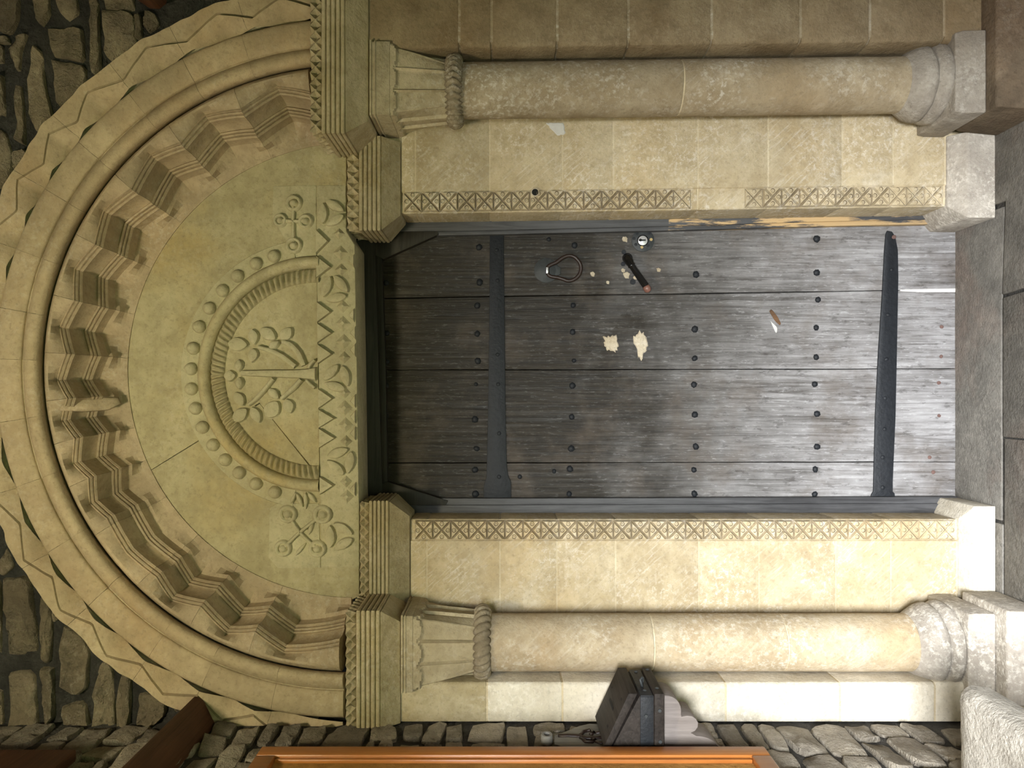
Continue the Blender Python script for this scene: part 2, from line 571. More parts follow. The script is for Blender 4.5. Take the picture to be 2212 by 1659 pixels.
g = 0.004
slab([(-0.40, 0.45), (-0.40, -0.075), (0.28, -0.075), (0.585, -0.09), (0.585, 0.45)])
slab([(-0.70, -0.085), (-0.70, -0.62), (-0.14, -0.62), (-0.14, -0.085)], -0.003)
slab([(-0.14 + g, -0.085), (-0.14 + g, -0.62), (0.34, -0.62), (0.30, -0.085)], 0.001)
slab([(0.305 + g, -0.085), (0.345 + g, -0.62), (0.98, -0.62), (0.98, -0.02), (0.60, -0.02), (0.60, -0.10)], 0.003)
slab([(-0.98, -0.03), (-0.98, -0.62), (-0.70 - g, -0.62), (-0.70 - g, -0.03)], -0.002)
slab([(-0.69, -0.02), (-0.69, -0.08), (-0.41, -0.08), (-0.41, -0.02)], 0.0)
y = -0.625
while y > -3.3:
    x = XL
    d = random.uniform(0.5, 0.7)
    while x < XR:
        w = min(random.uniform(0.45, 0.75), XR - x)
        slab([(x + g, y - g), (x + w - g, y - g), (x + w - g, y - d + g), (x + g, y - d + g)], random.uniform(-0.003, 0.003))
        x += w
    y -= d
slab([(0.985, -0.22), (0.985, -0.62), (XR, -0.62), (XR, -0.22)])

# --- rubble wall around the arch, the porch's inner wall
wall_front = struct_empty('wall_front', (0, YO, 0), 'rubble stone wall around the carved arch')
XA, ZA = 0.075, 2.037
RH = 1.085           # the mortar bed stops inside the hood mould


def front_core():
    v, f = [], []
    n = 48
    yf, yb = YO + 0.006, 0.10
    z_t = 3.42
    for i in range(n + 1):
        a = math.radians(lerp(-90, 90, i / n))
        sx, cz = math.sin(a), math.cos(a)
        p = (XA + RH * sx, ZA + RH * cz)
        tx = (XR + 0.12 - XA) / sx if sx > 1e-4 else ((XL - 0.12 - XA) / sx if sx < -1e-4 else 1e9)
        tz = (z_t - ZA) / cz if cz > 1e-4 else 1e9
        r = min(tx, tz)
        q = (XA + r * sx, ZA + r * cz)
        v += [(p[0], yf, p[1]), (q[0], yf, q[1]), (p[0], yb, p[1])]
    # corner fill
    for i in range(n):
        a, b = 3 * i, 3 * (i + 1)
        f += [(a, b, b + 1, a + 1), (a, b, b + 2, a + 2)]
    o = mesh('mortar_bed', v, f, M['mortar_dark'], wall_front)
    MB().box((XL - 0.12, yf + 0.004, 2.9), (XL + 0.25, yb, 3.45)).box((XR - 0.25, yf + 0.004, 2.9), (XR + 0.12, yb, 3.45)).build('mortar_corner', M['mortar_dark'], wall_front)
    return o


front_core()
box('backing', (XL - 0.12, 0.32, 0), (XR + 0.12, 0.5, 3.45), M['mortar_dark'], wall_front)
box('mortar_strip', (1.335, YO + 0.012, 0), (XR + 0.1, 0.1, ZA), M['mortar_dark'], wall_front)


def fn_front(u, v, h):
    return (u, YO - h, v)


TL = [  # the corner over the column with the herringbone collar (picture survey / 3.456)
    [(0, -20), (150, -20), (140, 150), (85, 262), (0, 250)], [(250, -20), (370, -20), (375, 110), (318, 205), (262, 130)],
    [(405, -20), (575, -20), (590, 100), (510, 165), (440, 90)], [(660, -20), (738, -20), (742, 260), (755, 500), (705, 590), (690, 400), (668, 180)],
    [(780, -20), (1005, -20), (1000, 80), (790, 85)], [(780, 95), (1000, 92), (1015, 330), (830, 472), (785, 400)],
    [(1085, 80), (1160, 100), (1195, 190), (1110, 250), (1080, 200)], [(355, 215), (620, 218), (632, 470), (520, 445), (400, 430)],
    [(390, 450), (520, 455), (640, 490), (650, 640), (520, 760), (445, 812), (410, 620)],
    [(255, 340), (330, 385), (320, 480), (355, 720), (400, 880), (280, 1005), (225, 870), (210, 560)],
    [(120, 265), (210, 250), (160, 390), (150, 535), (112, 520), (90, 380)], [(105, 620), (160, 612), (185, 860), (192, 1090), (125, 1070), (115, 800)],
    [(-40, 575), (30, 570), (42, 870), (-40, 870)], [(-40, 340), (25, 340), (30, 470), (-40, 470)],
    [(-40, 960), (40, 965), (92, 1150), (95, 1300), (20, 1420), (-40, 1420)], [(100, 1140), (190, 1120), (235, 1180), (160, 1290), (100, 1260)],
    [(-40, 270), (60, 272), (80, 330), (-40, 330)],
    [(1010, 110), (1060, 120), (1060, 280), (1020, 300)], [(655, 600), (700, 598), (705, 640), (660, 640)],
]
BL = [  # the corner over the column with the twisted collar (picture survey / 2.968 from 0, 1100)
    [(30, 440), (190, 430), (215, 600), (240, 790), (245, 945), (60, 950), (45, 700)], [(60, 1045), (225, 1035), (240, 1300), (265, 1590), (85, 1595), (75, 1300), (50, 1150)],
    [(255, 560), (315, 545), (340, 780), (325, 1000), (285, 985), (270, 750)], [(270, 1010), (345, 1020), (350, 1330), (318, 1390), (275, 1230)],
    [(402, 742), (520, 810), (575, 905), (565, 1150), (480, 1195), (390, 1150), (388, 900)], [(395, 1260), (540, 1225), (575, 1330), (600, 1600), (480, 1600), (405, 1380)],
    [(690, 935), (722, 1010), (735, 1250), (750, 1590), (620, 1595), (600, 1230), (620, 1010)], [(780, 1045), (840, 1060), (838, 1300), (820, 1460), (760, 1430), (755, 1200)],
    [(890, 1180), (1070, 1180), (1065, 1320), (960, 1420), (885, 1440)], [(310, 1475), (460, 1455), (470, 1605), (310, 1605)], [(780, 1490), (860, 1490), (860, 1600), (780, 1600)],
    [(0, 350), (40, 245), (90, 370), (30, 425), (0, 420)], [(-60, 1150), (15, 1150), (30, 1590), (-60, 1590)], [(1125, 1245), (1165, 1240), (1168, 1290), (1128, 1295)],
    [(-60, 450), (8, 450), (8, 930), (-60, 930)], [(345, 610), (390, 700), (360, 720), (345, 680)],
]
for lst, sc, oy in ((TL, 3.456, 0), (BL, 2.968, 1100)):
    for poly in lst:
        pts = [W(a / sc, oy + b / sc, YO) for a, b in poly]
        rubble('stone', [(p.x, p.z) for p in pts], fn_front, M['rubble'], wall_front, h=0.012, n=22, rough=0.016)
# courses above and beside the picture
zz = 3.14
while zz < 3.40:
    hgt = random.uniform(0.07, 0.10)
    x = XL - 0.02
    while x < XR:
        w = random.uniform(0.10, 0.26)
        rubble('stone', [(x, zz), (x + w - 0.02, zz), (x + w - 0.02, zz + hgt - 0.02), (x, zz + hgt - 0.02)], fn_front, M['rubble'], wall_front, n=12)
        x += w
    zz += hgt
zz = 2.2
while zz < 3.1:
    hgt = random.uniform(0.07, 0.11)
    x = 1.245 if zz > 2.75 else 1.285
    while x < XR:
        w = random.uniform(0.10, 0.2)
        rubble('stone', [(x, zz), (x + w - 0.02, zz), (x + w - 0.02, zz + hgt - 0.02), (x, zz + hgt - 0.02)], fn_front, M['rubble'], wall_front, n=12)
        x += w
    zz += hgt

# --- the side wall by the money box, the other side wall, entrance wall, ceiling
wall_left = struct_empty('wall_left', (XL, -0.2, 0), 'rubble stone side wall of the porch behind the money box')
box('mortar_bed', (XL - 0.25, -3.4, 0), (XL - 0.004, YO + 0.012, 3.42), M['mortar_side'], wall_left)
box('mortar_return', (XL - 0.25, YO + 0.014, 0), (XL - 0.001, 0.1, 3.42), M['mortar_dark'], wall_left)


def fn_left(u, v, h):
    return (XL - 0.004 + h, u, v)


z = 0.02
while z < 3.3:
    hgt = random.uniform(0.060, 0.115)
    yy = -0.215 - random.uniform(0, 0.03)
    while yy > -1.05:
        w = random.uniform(0.07, 0.20)
        t0, t1 = random.uniform(-0.012, 0.012), random.uniform(-0.012, 0.012)
        gp = random.uniform(0.008, 0.016)
        if random.random() < 0.22 and hgt > 0.085:
            h2 = hgt * random.uniform(0.4, 0.6)
            rubble('stone', [(yy, z), (yy - w + gp, z), (yy - w + gp, z + h2 - gp), (yy, z + h2 - gp)], fn_left, M['rubble_side'], wall_left, n=15, h=0.014, rough=0.008)
            rubble('stone', [(yy, z + h2), (yy - w + gp, z + h2), (yy - w + gp, z + hgt - gp), (yy, z + hgt - gp)], fn_left, M['rubble_side'], wall_left, n=15, h=0.014, rough=0.008)
        else:
            rubble('stone', [(yy, z + t0), (yy - w + gp, z + t1), (yy - w + gp - t0, z + hgt - gp + t1), (yy, z + hgt - gp + t0)], fn_left,
                   M['rubble_side'], wall_left, n=15, h=0.013, rough=0.009)
        yy -= w
    z += hgt

wall_right = box('wall_right', (XR + 0.004, -3.4, 0), (XR + 0.25, 0.1, 3.42), M['rubble'])
wall_right['kind'] = 'structure'
wall_back = struct_empty('wall_back', (0, -3.5, 0), 'porch entrance wall with its open doorway')
OX0, OX1, OZ = -0.85, 0.28, 2.10
box('pier', (XL - 0.25, -3.62, 0), (OX0, -3.41, 3.42), M['rubble'], wall_back)
box('pier', (OX1, -3.62, 0), (XR + 0.25, -3.41, 3.42), M['rubble'], wall_back)
box('gable', (OX0 + 0.001, -3.62, OZ), (OX1 - 0.001, -3.41, 3.42), M['rubble'], wall_back)
ceiling = struct_empty('ceiling', (0, -1.7, 3.45), 'dark boarded porch ceiling')
x = XL - 0.25
while x < XR + 0.25:
    box('board', (x, -3.62, 3.452), (x + 0.176, 0.5, 3.48), M['ceil'], ceiling)
    x += 0.18
ground = box('ground_outside', (-8, -14, -0.25), (8, -3.63, -0.03), M['lawn'])
ground['kind'] = 'structure'

# ------------------------------------------------------------------ jambs
def lean_r(z):   # the lock-side jamb and its column lean a little
    px = CX + (ZC - z) / S
    return 0.0215 * (px - 900) / 1100


def carved_tile():
    """one square of the border: four triangles left standing by a cut cross, each with a drilled dot; unit size, faces -Y"""
    m = MB()
    gp = 0.055
    c = (0.5, 0.5)
    sides = [((0, 0), (1, 0)), ((1, 0), (1, 1)), ((1, 1), (0, 1)), ((0, 1), (0, 0))]
    for a, b in sides:
        cen = ((a[0] + b[0] + c[0]) / 3, (a[1] + b[1] + c[1]) / 3)

        def ins(p, s):
            return (p[0] + (cen[0] - p[0]) * s, p[1] + (cen[1] - p[1]) * s)
        lo = [ins(p, 0.06) for p in (a, b, c)]
        hi = [ins(p, 0.30) for p in (a, b, c)]
        v = [(p[0], 0.0, p[1]) for p in lo] + [(p[0], -0.14, p[1]) for p in hi]
        m.add(v, [(3, 4, 5), (0, 1, 4, 3), (1, 2, 5, 4), (2, 0, 3, 5)])
        # drilled dot: a raised rim round a hollow
        n = 10
        R = 0.105
        vv = []
        for r, y in ((R * 1.25, -0.14), (R, -0.185), (R * 0.72, -0.10), (R * 0.35, -0.15)):
            for i in range(n):
                q = 2 * math.pi * i / n
                vv.append((cen[0] + r * math.cos(q), y, cen[1] + r * math.sin(q)))
        vv.append((cen[0], -0.17, cen[1]))
        ff = [(j * n + i, j * n + (i + 1) % n, (j + 1) * n + (i + 1) % n, (j + 1) * n + i) for j in range(3) for i in range(n)]
        ff += [(3 * n + i, 3 * n + (i + 1) % n, 4 * n) for i in range(n)]
        m.add(vv, ff)
    m.add([(0, 0.001, 0), (1, 0.001, 0), (1, 0.001, 1), (0, 0.001, 1)], [(0, 1, 2, 3)])
    return m


TILE = carved_tile()


def tile_mesh(name, w, h, wear=1.0):
    me = bpy.data.meshes.new(name)
    me.from_pydata([(x * w, y * 0.085 * wear, zz_ * h) for x, y, zz_ in TILE.v], [], TILE.f)
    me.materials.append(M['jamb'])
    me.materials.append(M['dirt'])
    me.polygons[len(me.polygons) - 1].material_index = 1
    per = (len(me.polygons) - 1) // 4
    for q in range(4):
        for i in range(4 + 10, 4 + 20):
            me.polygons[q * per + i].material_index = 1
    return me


def jamb(name, label, side, xi, xo, joints, lean, tiles, mat):
    """side +1: opening lies towards -X of the jamb; xi inner (reveal) X, xo outer X at Y = 0"""
    root = thing(name, label, 'door jamb', ((xi + xo) / 2, 0.0, 0.0))
    s = side
    bw = 0.0675    # carved border band, sunk a little
    plan = [(xi, 0.30), (xi, 0.010), (xi + s * 0.006, 0.006), (xi + s * bw, 0.006), (xi + s * (bw + 0.002), 0.0), (xo, 0.0), (xo, 0.30)]
    for i in range(len(joints) - 1):
        z1, z0 = ZZ(joints[i], 0), ZZ(joints[i + 1], 0)
        zblock('jamb_stone', plan, z0 + 0.0022, z1 - 0.0022, mat, root, 0.0035, lean)
    core = [(xi + s * 0.0015, 0.29), (xi + s * 0.0015, 0.011), (xi + s * 0.008, 0.0075), (xi + s * bw, 0.0075), (xi + s * (bw + 0.003), 0.0016), (xo, 0.0016), (xo, 0.29)]
    zblock('mortar_core', core, 0.001, ZZ(joints[0], 0) - 0.001, M['mortar_pale'], root, 0, lean)
    p0, p1, pitch, skip = tiles
    w = 0.0625
    h = pitch * S
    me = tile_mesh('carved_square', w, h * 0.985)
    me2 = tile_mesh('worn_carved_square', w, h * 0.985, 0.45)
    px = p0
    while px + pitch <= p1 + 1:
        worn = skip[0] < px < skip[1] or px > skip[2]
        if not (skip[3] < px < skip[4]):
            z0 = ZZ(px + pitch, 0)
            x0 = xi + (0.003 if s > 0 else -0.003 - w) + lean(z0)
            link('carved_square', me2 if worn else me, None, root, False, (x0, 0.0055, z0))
        px += pitch
    return root


XRI = XX(460, 0)          # 0.585
XLI = XX(1122, 0)         # -0.408
jr = jamb('door_jamb', 'cream ashlar jamb with a carved border on the lock side of the door', 1, XRI, 1.03,
          [866, 897, 1058, 1215, 1325, 1508, 1660, 1820, 1930, 2042], lean_r, (872, 2036, 38.8, (1430, 1640, 1900, 1470, 1590)), M['jamb'])
jl = jamb('door_jamb', 'cream ashlar jamb with a carved border on the hinge side of the door', -1, XLI, -0.865,
          [886, 922, 1080, 1203, 1330, 1510, 1640, 1806, 1925, 2068], lambda z: 0.0, (896, 2066, 38.9, (0, 0, 1900, 0, 0)), M['jamb'])


def plinth_stack(name, levels, mat, root, inner, outer, s, yback, bevel=0.006):
    """levels: (z, projection); a block that steps out on its front and inner side"""
    v, f = [], []
    for z, o in levels:
        xi = inner - s * o
        v += [(xi, yback, z), (xi, -o, z), (outer, -o, z), (outer, yback, z)]
    n = len(levels)
    for j in range(n - 1):
        for i in range(4):
            f.append((j * 4 + i, j * 4 + (i + 1) % 4, (j + 1) * 4 + (i + 1) % 4, (j + 1) * 4 + i))
    f += [(0, 1, 2, 3), tuple(range((n - 1) * 4, n * 4))]
    o = mesh(name, v, f, mat, root)
    bev(o, bevel, 3, 15)
    return o


plinth_stack('plinth', [(0.001, 0.050), (0.085, 0.049), (0.091, 0.046), (ZZ(2042, 0) - 0.003, 0.003)], M['base'], jr, XRI + lean_r(0.1), 0.833, 1, 0.27, 0.012)
plinth_stack('plinth', [(0.001, 0.050), (0.064, 0.050), (0.068, 0.048), (ZZ(2068, 0) - 0.002, 0.003)], M['jamb_bright'], jl, XLI, -0.66, -1, 0.27, 0.008)
box('packing_stone', (0.80, 0.0, ZZ(866, 0)), (1.03, 0.28, ZZ(836, 0)), M['jamb'], jr)
# bolt hole beside the border
bh = MB()
n = 16
c = W(1156, 415, -0.009)
vv = []
for r, y in ((0.0145, 0.0), (0.0135, -0.010), (0.0110, -0.010), (0.0105, -0.006)):
    vv += [(c.x + r * math.cos(2 * math.pi * i / n), y, c.z + r * math.sin(2 * math.pi * i / n)) for i in range(n)]
bh.add(vv, [(j * n + i, j * n + (i + 1) % n, (j + 1) * n + (i + 1) % n, (j + 1) * n + i) for j in range(3) for i in range(n)])
o = bh.build('bolt_socket_rim', M['plaster'], jr, True)
vv = [(c.x + 0.0108 * math.cos(2 * math.pi * i / n), -0.0085, c.z + 0.0105 * math.sin(2 * math.pi * i / n)) for i in range(n)]
o = mesh('bolt_socket', vv, [tuple(range(n))], M['hole'], jr)
o['label'] = 'small black bolt socket'


def flake(name, poly, Y, mat, parent, h=0.003, n=26, jit=0.10):
    """a thin ragged patch lying on a surface at depth Y"""
    pts = resample([(*W(a, b, Y).xz, 0) for a, b in poly], n)
    c = sum(pts, Vector()) / n
    ring = [c + (p - c) * (1 + random.uniform(-jit, jit)) for p in pts]
    v = [(p.x, Y + 0.0008, p.y) for p in ring] + [(c.x + (p.x - c.x) * 0.86, Y - h, c.y + (p.y - c.y) * 0.86) for p in ring] + [(c.x, Y - h * 1.1, c.y)]
    f = [(i, (i + 1) % n, n + (i + 1) % n, n + i) for i in range(n)] + [(n + i, n + (i + 1) % n, 2 * n) for i in range(n)]
    return mesh(name, v, f, mat, parent)


o = flake('filler_patch', [(1178, 265), (1218, 265), (1222, 290), (1205, 293), (1190, 280)], 0.0, M['white_paint'], jr, 0.002)
o['label'] = 'white filler patch'

# ------------------------------------------------------------------ outer jambs
XRO = 1.028
XLO = -0.8625
oj = thing('outer_jamb', 'brown stained ashlar outer jamb standing behind the column with the herringbone collar', 'door jamb', (1.16, YO, 0))
planr = [(XRO + 0.004, 0.02), (XRO, YO + 0.03), (XRO + 0.004, YO + 0.006), (XRO + 0.016, YO), (1.30, YO), (1.30, 0.02)]
jnt = [797, 992, 1062, 1204, 1358, 1538, 1730, 1880, 2040, 2212]
for a, b in zip(jnt[:-1], jnt[1:]):
    zblock('jamb_stone', planr, ZZ(b, YO) + 0.0025, ZZ(a, YO) - 0.0025, M['jamb_brown'], oj, 0.005, lean_r)
zblock('mortar_core', [(XRO + 0.006, 0.01), (XRO + 0.006, YO + 0.025), (XRO + 0.018, YO + 0.002), (1.29, YO + 0.002), (1.29, 0.01)], 0.001, ZZ(797, YO), M['shaft2'], oj, 0, lean_r)

ojl = thing('outer_jamb', 'pale whitewashed ashlar outer jamb in the corner behind the money box', 'door jamb', (-0.92, YO, 0))
planl = [(XLO, 0.02), (XLO, YO + 0.008), (XLO - 0.008, YO), (XL + 0.001, YO), (XL + 0.001, 0.02)]
jnt = [866, 1052, 1215, 1400, 1568, 1815, 2020, 2125]
for i, (a, b) in enumerate(zip(jnt[:-1], jnt[1:])):
    zblock('jamb_stone', planl, ZZ(b, YO) + 0.002, ZZ(a, YO) - 0.002, M['impost'] if i == 0 else M['jamb_bright'], ojl, 0.004)
zblock('mortar_core', [(XLO - 0.002, 0.01), (XLO - 0.002, YO + 0.010), (XLO - 0.010, YO + 0.002), (XL + 0.002, YO + 0.002), (XL + 0.002, 0.01)], 0.001, ZZ(866, YO), M['mortar_pale'], ojl, 0)


# ------------------------------------------------------------------ columns
def capital(root, cx, cy, half, z_top, z_ab, z_sc, z_bot, r_bot, lean, mat):
    """abacus block with two fillets, then a scalloped bell running from square to round"""
    lx = lean(z_top)
    zf = lerp(z_top, z_ab, 0.30)
    lv = [(z_top, half), (z_top - 0.006, half), (z_top - 0.007, half - 0.004), (z_top - 0.014, half - 0.004), (z_top - 0.015, half), (zf, half),
          (zf - 0.001, half - 0.003), (z_ab + 0.002, half - 0.003), (z_ab, half - 0.004)]
    v, f = [], []
    for z, h in lv:
        v += [(cx + lx - h, cy - h, z), (cx + lx + h, cy - h, z), (cx + lx + h, cy + h, z), (cx + lx - h, cy + h, z)]
    for j in range(len(lv) - 1):
        for i in range(4):
            f.append((j * 4 + i, j * 4 + (i + 1) % 4, (j + 1) * 4 + (i + 1) % 4, (j + 1) * 4 + i))
    f += [(0, 1, 2, 3), tuple(range(len(lv) * 4 - 4, len(lv) * 4))]
    bev(mesh('abacus', v, f, mat, root), 0.002, 2, 50)
    N, Mr = 192, 40
    v, f = [], []
    h0 = half - 0.004
    for j in range(Mr + 1):
        t = j / Mr
        z = lerp(z_ab, z_bot, t)
        for i in range(N):
            a = 2 * math.pi * (i + 0.5) / N
            ca, sa = math.cos(a), math.sin(a)
            rs = h0 / max(abs(ca), abs(sa))
            # parameter across a face, -1..1
            u = (sa / abs(ca) if abs(ca) > abs(sa) else ca / abs(sa))
            # straight flutes taper from the square's side to the round neck
            rs = min(rs, h0 * 1.36)
            r = lerp(rs, r_bot, t ** 1.15)
            q = (u + 1) / 2 * 3
            fr = q - math.floor(q)          # 0..1 in a scallop
            arc = math.sqrt(max(0.0, 1 - (2 * fr - 1) ** 2))      # 0 at the ridges, 1 mid scallop
            depth_t = (z_ab - z) / (z_ab - z_sc)                 # 1 at scallop bottoms
            inside = depth_t > 0.30 + 0.62 * arc
            if inside:
                fl = 0.0035 + 0.0105 * (1 - arc) * 0.0
                edge = min(fr, 1 - fr)
                ridge = math.exp(-(edge / 0.045) ** 2)
                r -= 0.0125 - 0.0125 * ridge - 0.004 * (arc - 0.5)
            elif depth_t > 0.30 + 0.62 * arc - 0.14:
                r -= 0.0075
            v.append((cx + lx + r * ca, cy + r * sa, z))
    for j in range(Mr):
        for i in range(N):
            f.append((j * N + i, j * N + (i + 1) % N, (j + 1) * N + (i + 1) % N, (j + 1) * N + i))
    f += [tuple(range(N)), tuple(range(Mr * N, (Mr + 1) * N))]
    return sharp(mesh('capital', v, f, mat, root), 38)


def rope(root, cx, cy, z, R, r, kind, lean):
    N, n = 240, 18
    v, f = [], []
    lx = lean(z)
    for i in range(N):
        a = 2 * math.pi * i / N
        for j in range(n):
            b = 2 * math.pi * j / n
            if kind == 'twist':
                m = math.sin(13 * a + 1.0 * b)
                bead = 0.25 * max(0, math.sin(26 * a + 2 * b + 1.2)) ** 6
                q = r * (0.80 + 0.32 * abs(m) ** 0.6 - bead * 0.4)
            else:
                # herringbone: strokes slope away from the middle of the roll
                bb = abs(((b + math.pi) % (2 * math.pi)) - math.pi)
                m = math.sin(34 * a + 3.2 * bb)
                q = r * (0.93 + 0.20 * m)
            v.append((cx + lx + (R + q * math.cos(b)) * math.cos(a), cy + (R + q * math.cos(b)) * math.sin(a), z + q * 1.05 * math.sin(b)))
    for i in range(N):
        for j in range(n):
            f.append((i * n + j, i * n + (j + 1) % n, ((i + 1) % N) * n + (j + 1) % n, ((i + 1) % N) * n + j))
    return mesh('rope_collar', v, f, M['rope'], root, True)


def column(label, cx, cy, r, half, caps, joints, ropepx, kind, basepx, lean, plinth, bm=None, fm=None, sm=None):
    bm, fm, sm = bm or M['base'], fm or M['base'], sm or M['shaft']
    root = thing('nook_column', label, 'column', (cx, cy, 0))
    yq = -0.19
    z_top, z_ab, z_sc, z_bot = (ZZ(p, -0.205) for p in caps)
    capital(root, cx, cy, half, z_top, z_ab, z_sc, z_bot, r + 0.013, lean, M['cap'])
    zr = ZZ(ropepx, yq)
    rope(root, cx, cy, zr, r + 0.004, 0.0235, kind, lean)
    zs = [zr - 0.006] + [ZZ(p, yq) for p in joints] + [ZZ(basepx[0][0], yq) - 0.004]
    for a, b in zip(zs[:-1], zs[1:]):
        m = 14
        prof = [(a - 0.0012, r - 0.004), (a - 0.004, r)] + [(lerp(a, b, i / m), r) for i in range(1, m)] + [(b + 0.004, r), (b + 0.0012, r - 0.004)]
        lathe('shaft_drum', prof, cx, cy, sm, root, 48, lean, 0.012)
    lathe('mortar_core', [(zs[0] + 0.002, r - 0.002), (zs[-1] - 0.002, r - 0.002)], cx, cy, M['mortar_pale'], root, 32, lean)
    prof = [(ZZ(p, yq), rr) for p, rr in basepx]
    lathe('base_moulding', prof, cx, cy, bm, root, 48, lean, 0.03)
    zt = prof[-1][0]
    x0, x1, yf, z1, x0b, yfb, x1b = plinth
    lxv = lean(0.15)
    v, f = [], []
    for z, a, b, c in ((zt + 0.001, x0 + 0.006, x1 - 0.004, yf + 0.006), (zt - 0.02, x0 + 0.001, x1, yf), (z1 + 0.004, x0, x1, yf - 0.004), (z1, x0, x1, yf - 0.004)):
        v += [(a + lxv, c, z), (b + lxv, c, z), (b + lxv, -0.004, z), (a + lxv, -0.004, z)]
    for j in range(3):
        for i in range(4):
            f.append((j * 4 + i, j * 4 + (i + 1) % 4, (j + 1) * 4 + (i + 1) % 4, (j + 1) * 4 + i))
    f += [(0, 1, 2, 3), (12, 13, 14, 15)]
    bev(mesh('plinth_block', v, f, bm, root), 0.008, 3, 20)
    v, f = [], []
    for z, d in ((z1 - 0.001, 0.006), (z1 - 0.012, 0.0), (0.001, -0.012)):
        v += [(x0b + lxv + d, yfb + d, z), (x1b + lxv, yfb + d, z), (x1b + lxv, -0.06, z), (x0b + lxv + d, -0.06, z)]
    for j in range(2):
        for i in range(4):
            f.append((j * 4 + i, j * 4 + (i + 1) % 4, (j + 1) * 4 + (i + 1) % 4, (j + 1) * 4 + i))
    f += [(0, 1, 2, 3), (8, 9, 10, 11)]
    bev(mesh('foot_plinth', v, f, fm, root), 0.008, 3, 20)
    return root


cxr = XX(197, -0.1)
cxl = XX(1386, -0.1)
column('round limestone column with a herringbone rope collar beside the lock-side jamb', cxr - 0.003, -0.103, 0.0835, 0.112, (799, 843, 862, 966),
       [1480], 979, 'herring',
       [(1972, 0.084), (1984, 0.096), (1998, 0.108), (2012, 0.113), (2020, 0.109), (2023, 0.104), (2028, 0.112), (2036, 0.119), (2046, 0.120), (2053, 0.114)],
       lean_r, (0.806, 1.05, -0.222, ZZ(2128, -0.22), 0.805, -0.275, 1.24), M['base2'], M['foot'], M['shaft2'])
column('round limestone column with a twisted rope collar behind the money box', cxl, -0.103, 0.0865, 0.116, (867, 893, 917, 1034),
       [1415, 1706], 1041, 'twist',
       [(1990, 0.087), (2002, 0.100), (2018, 0.114), (2034, 0.121), (2043, 0.117), (2047, 0.109), (2052, 0.119), (2062, 0.126), (2072, 0.124), (2078, 0.114)],
       lambda z: 0.0, (-0.895, -0.648, -0.228, ZZ(2148, -0.225), -0.895, -0.285, -0.625))


# ------------------------------------------------------------------ imposts
def star_frieze(name, pts, parent, mat, up):
    """row of chip-cut stars along the polyline pts (top edge), height up"""
    m = MB()
    for a, b, nrm in pts:
        a, b, nrm = Vector(a), Vector(b), Vector(nrm)
        L = (b - a).length
        n = max(1, round(L / up))
        for i in range(n):
            p = a.lerp(b, i / n)
            q = a.lerp(b, (i + 1) / n)
            dn = Vector((0, 0, -up))
            o = nrm * 0.0015
            dp = -nrm * 0.017
            c = (p + q) / 2 + dn / 2
            corners = [p + o, q + o, q + dn + o, p + dn + o]
            mids = [(p + q) / 2 + dp, q + dn / 2 + dp, (p + q) / 2 + dn + dp, p + dn / 2 + dp]
            # rows of unequal wear
            jz = random.uniform(0.6, 1.15)
            mids = [x - dp + dp * jz for x in mids]
            # quarter points keep the star's arms slim
            arm = [(c + o) + (k_ - (c + o)) * 0.16 for k_ in corners]
            v = corners + mids + arm + [c + o * 1.6]
            f = []
            for s in range(4):
                t = (s + 1) % 4
                f += [(s, 4 + s, 8 + s), (4 + s, t, 8 + t), (8 + s, 4 + s, 8 + t), (8 + s, 8 + t, 12)]
            m.add(v, f)
    return m.build(name, mat, parent)


def impost(label, s, xi, xo, yj, o, px_lv, yback, mat=None):
    """s=+1 for the lock side: the moulding returns on its inner end. px_lv: top, frieze bottom, grooves bottom, chamfer bottom"""
    mat = mat or M['impost']
    root = thing('impost_block', label, 'impost', ((xi + xo) / 2, yj, ZZ(px_lv[3], yj)))
    yf = yj - o
    zt, zf, zg = (ZZ(p, yf) for p in px_lv[:3])
    zb = ZZ(px_lv[3], yj)
    lv = [(zt, o - 0.027), (zf + 0.0005, o - 0.027)]
    nr = 5
    hh = (zf - zg) / nr
    for i in range(nr):
        a = zf - hh * i
        lv += [(a - 0.0005, o - 0.007), (a - hh * 0.22, o + 0.0005), (a - hh * 0.50, o + 0.002), (a - hh * 0.82, o + 0.0005)]
    lv += [(zg, o - 0.006), (zg - 0.002, o - 0.002), (lerp(zg, zb, 0.97), 0.006), (zb + 0.001, 0.003)]
    v, f = [], []
    for z, q in lv:
        x = xi - s * q
        v += [(x, yback, z), (x, yj - q, z), (xo, yj - q, z), (xo, yback, z)]
    n = len(lv)
    for j in range(n - 1):
        for i in range(4):
            f.append((j * 4 + i, j * 4 + (i + 1) % 4, (j + 1) * 4 + (i + 1) % 4, (j + 1) * 4 + i))
    f += [(0, 1, 2, 3), tuple(range((n - 1) * 4, n * 4))]
    ob = sharp(mesh('moulded_block', v, f, mat, root), 25)
    q = o - 0.008
    xf = xi - s * q
    pts = [((xf, yj - q, zt), (xo, yj - q, zt), (0, -1, 0)), ((xf, yj - q, zt), (xf, yback, zt), (-s, 0, 0))]
    star_frieze('star_frieze', pts, root, mat, zt - zf)
    return root


impost('inner impost block with star frieze and grooves over the lock-side jamb', 1, XRI - 0.004, 0.812, 0.0, 0.066, (748, 774, 823, 866), 0.13)
impost('inner impost block with a jointed star frieze over the hinge-side jamb', -1, XLI + 0.006, -0.68, 0.0, 0.062, (776, 796, 840, 886), 0.13)
impost('long outer impost block with star frieze over the herringbone-collared column', 1, 0.816, 1.31, YO, 0.060, (668, 693, 745, 797), -0.001)
impost('short outer impost block with star frieze over the twisted-collar column', -1, -0.684, XL, YO, 0.050, (745, 768, 821, 866), -0.001)


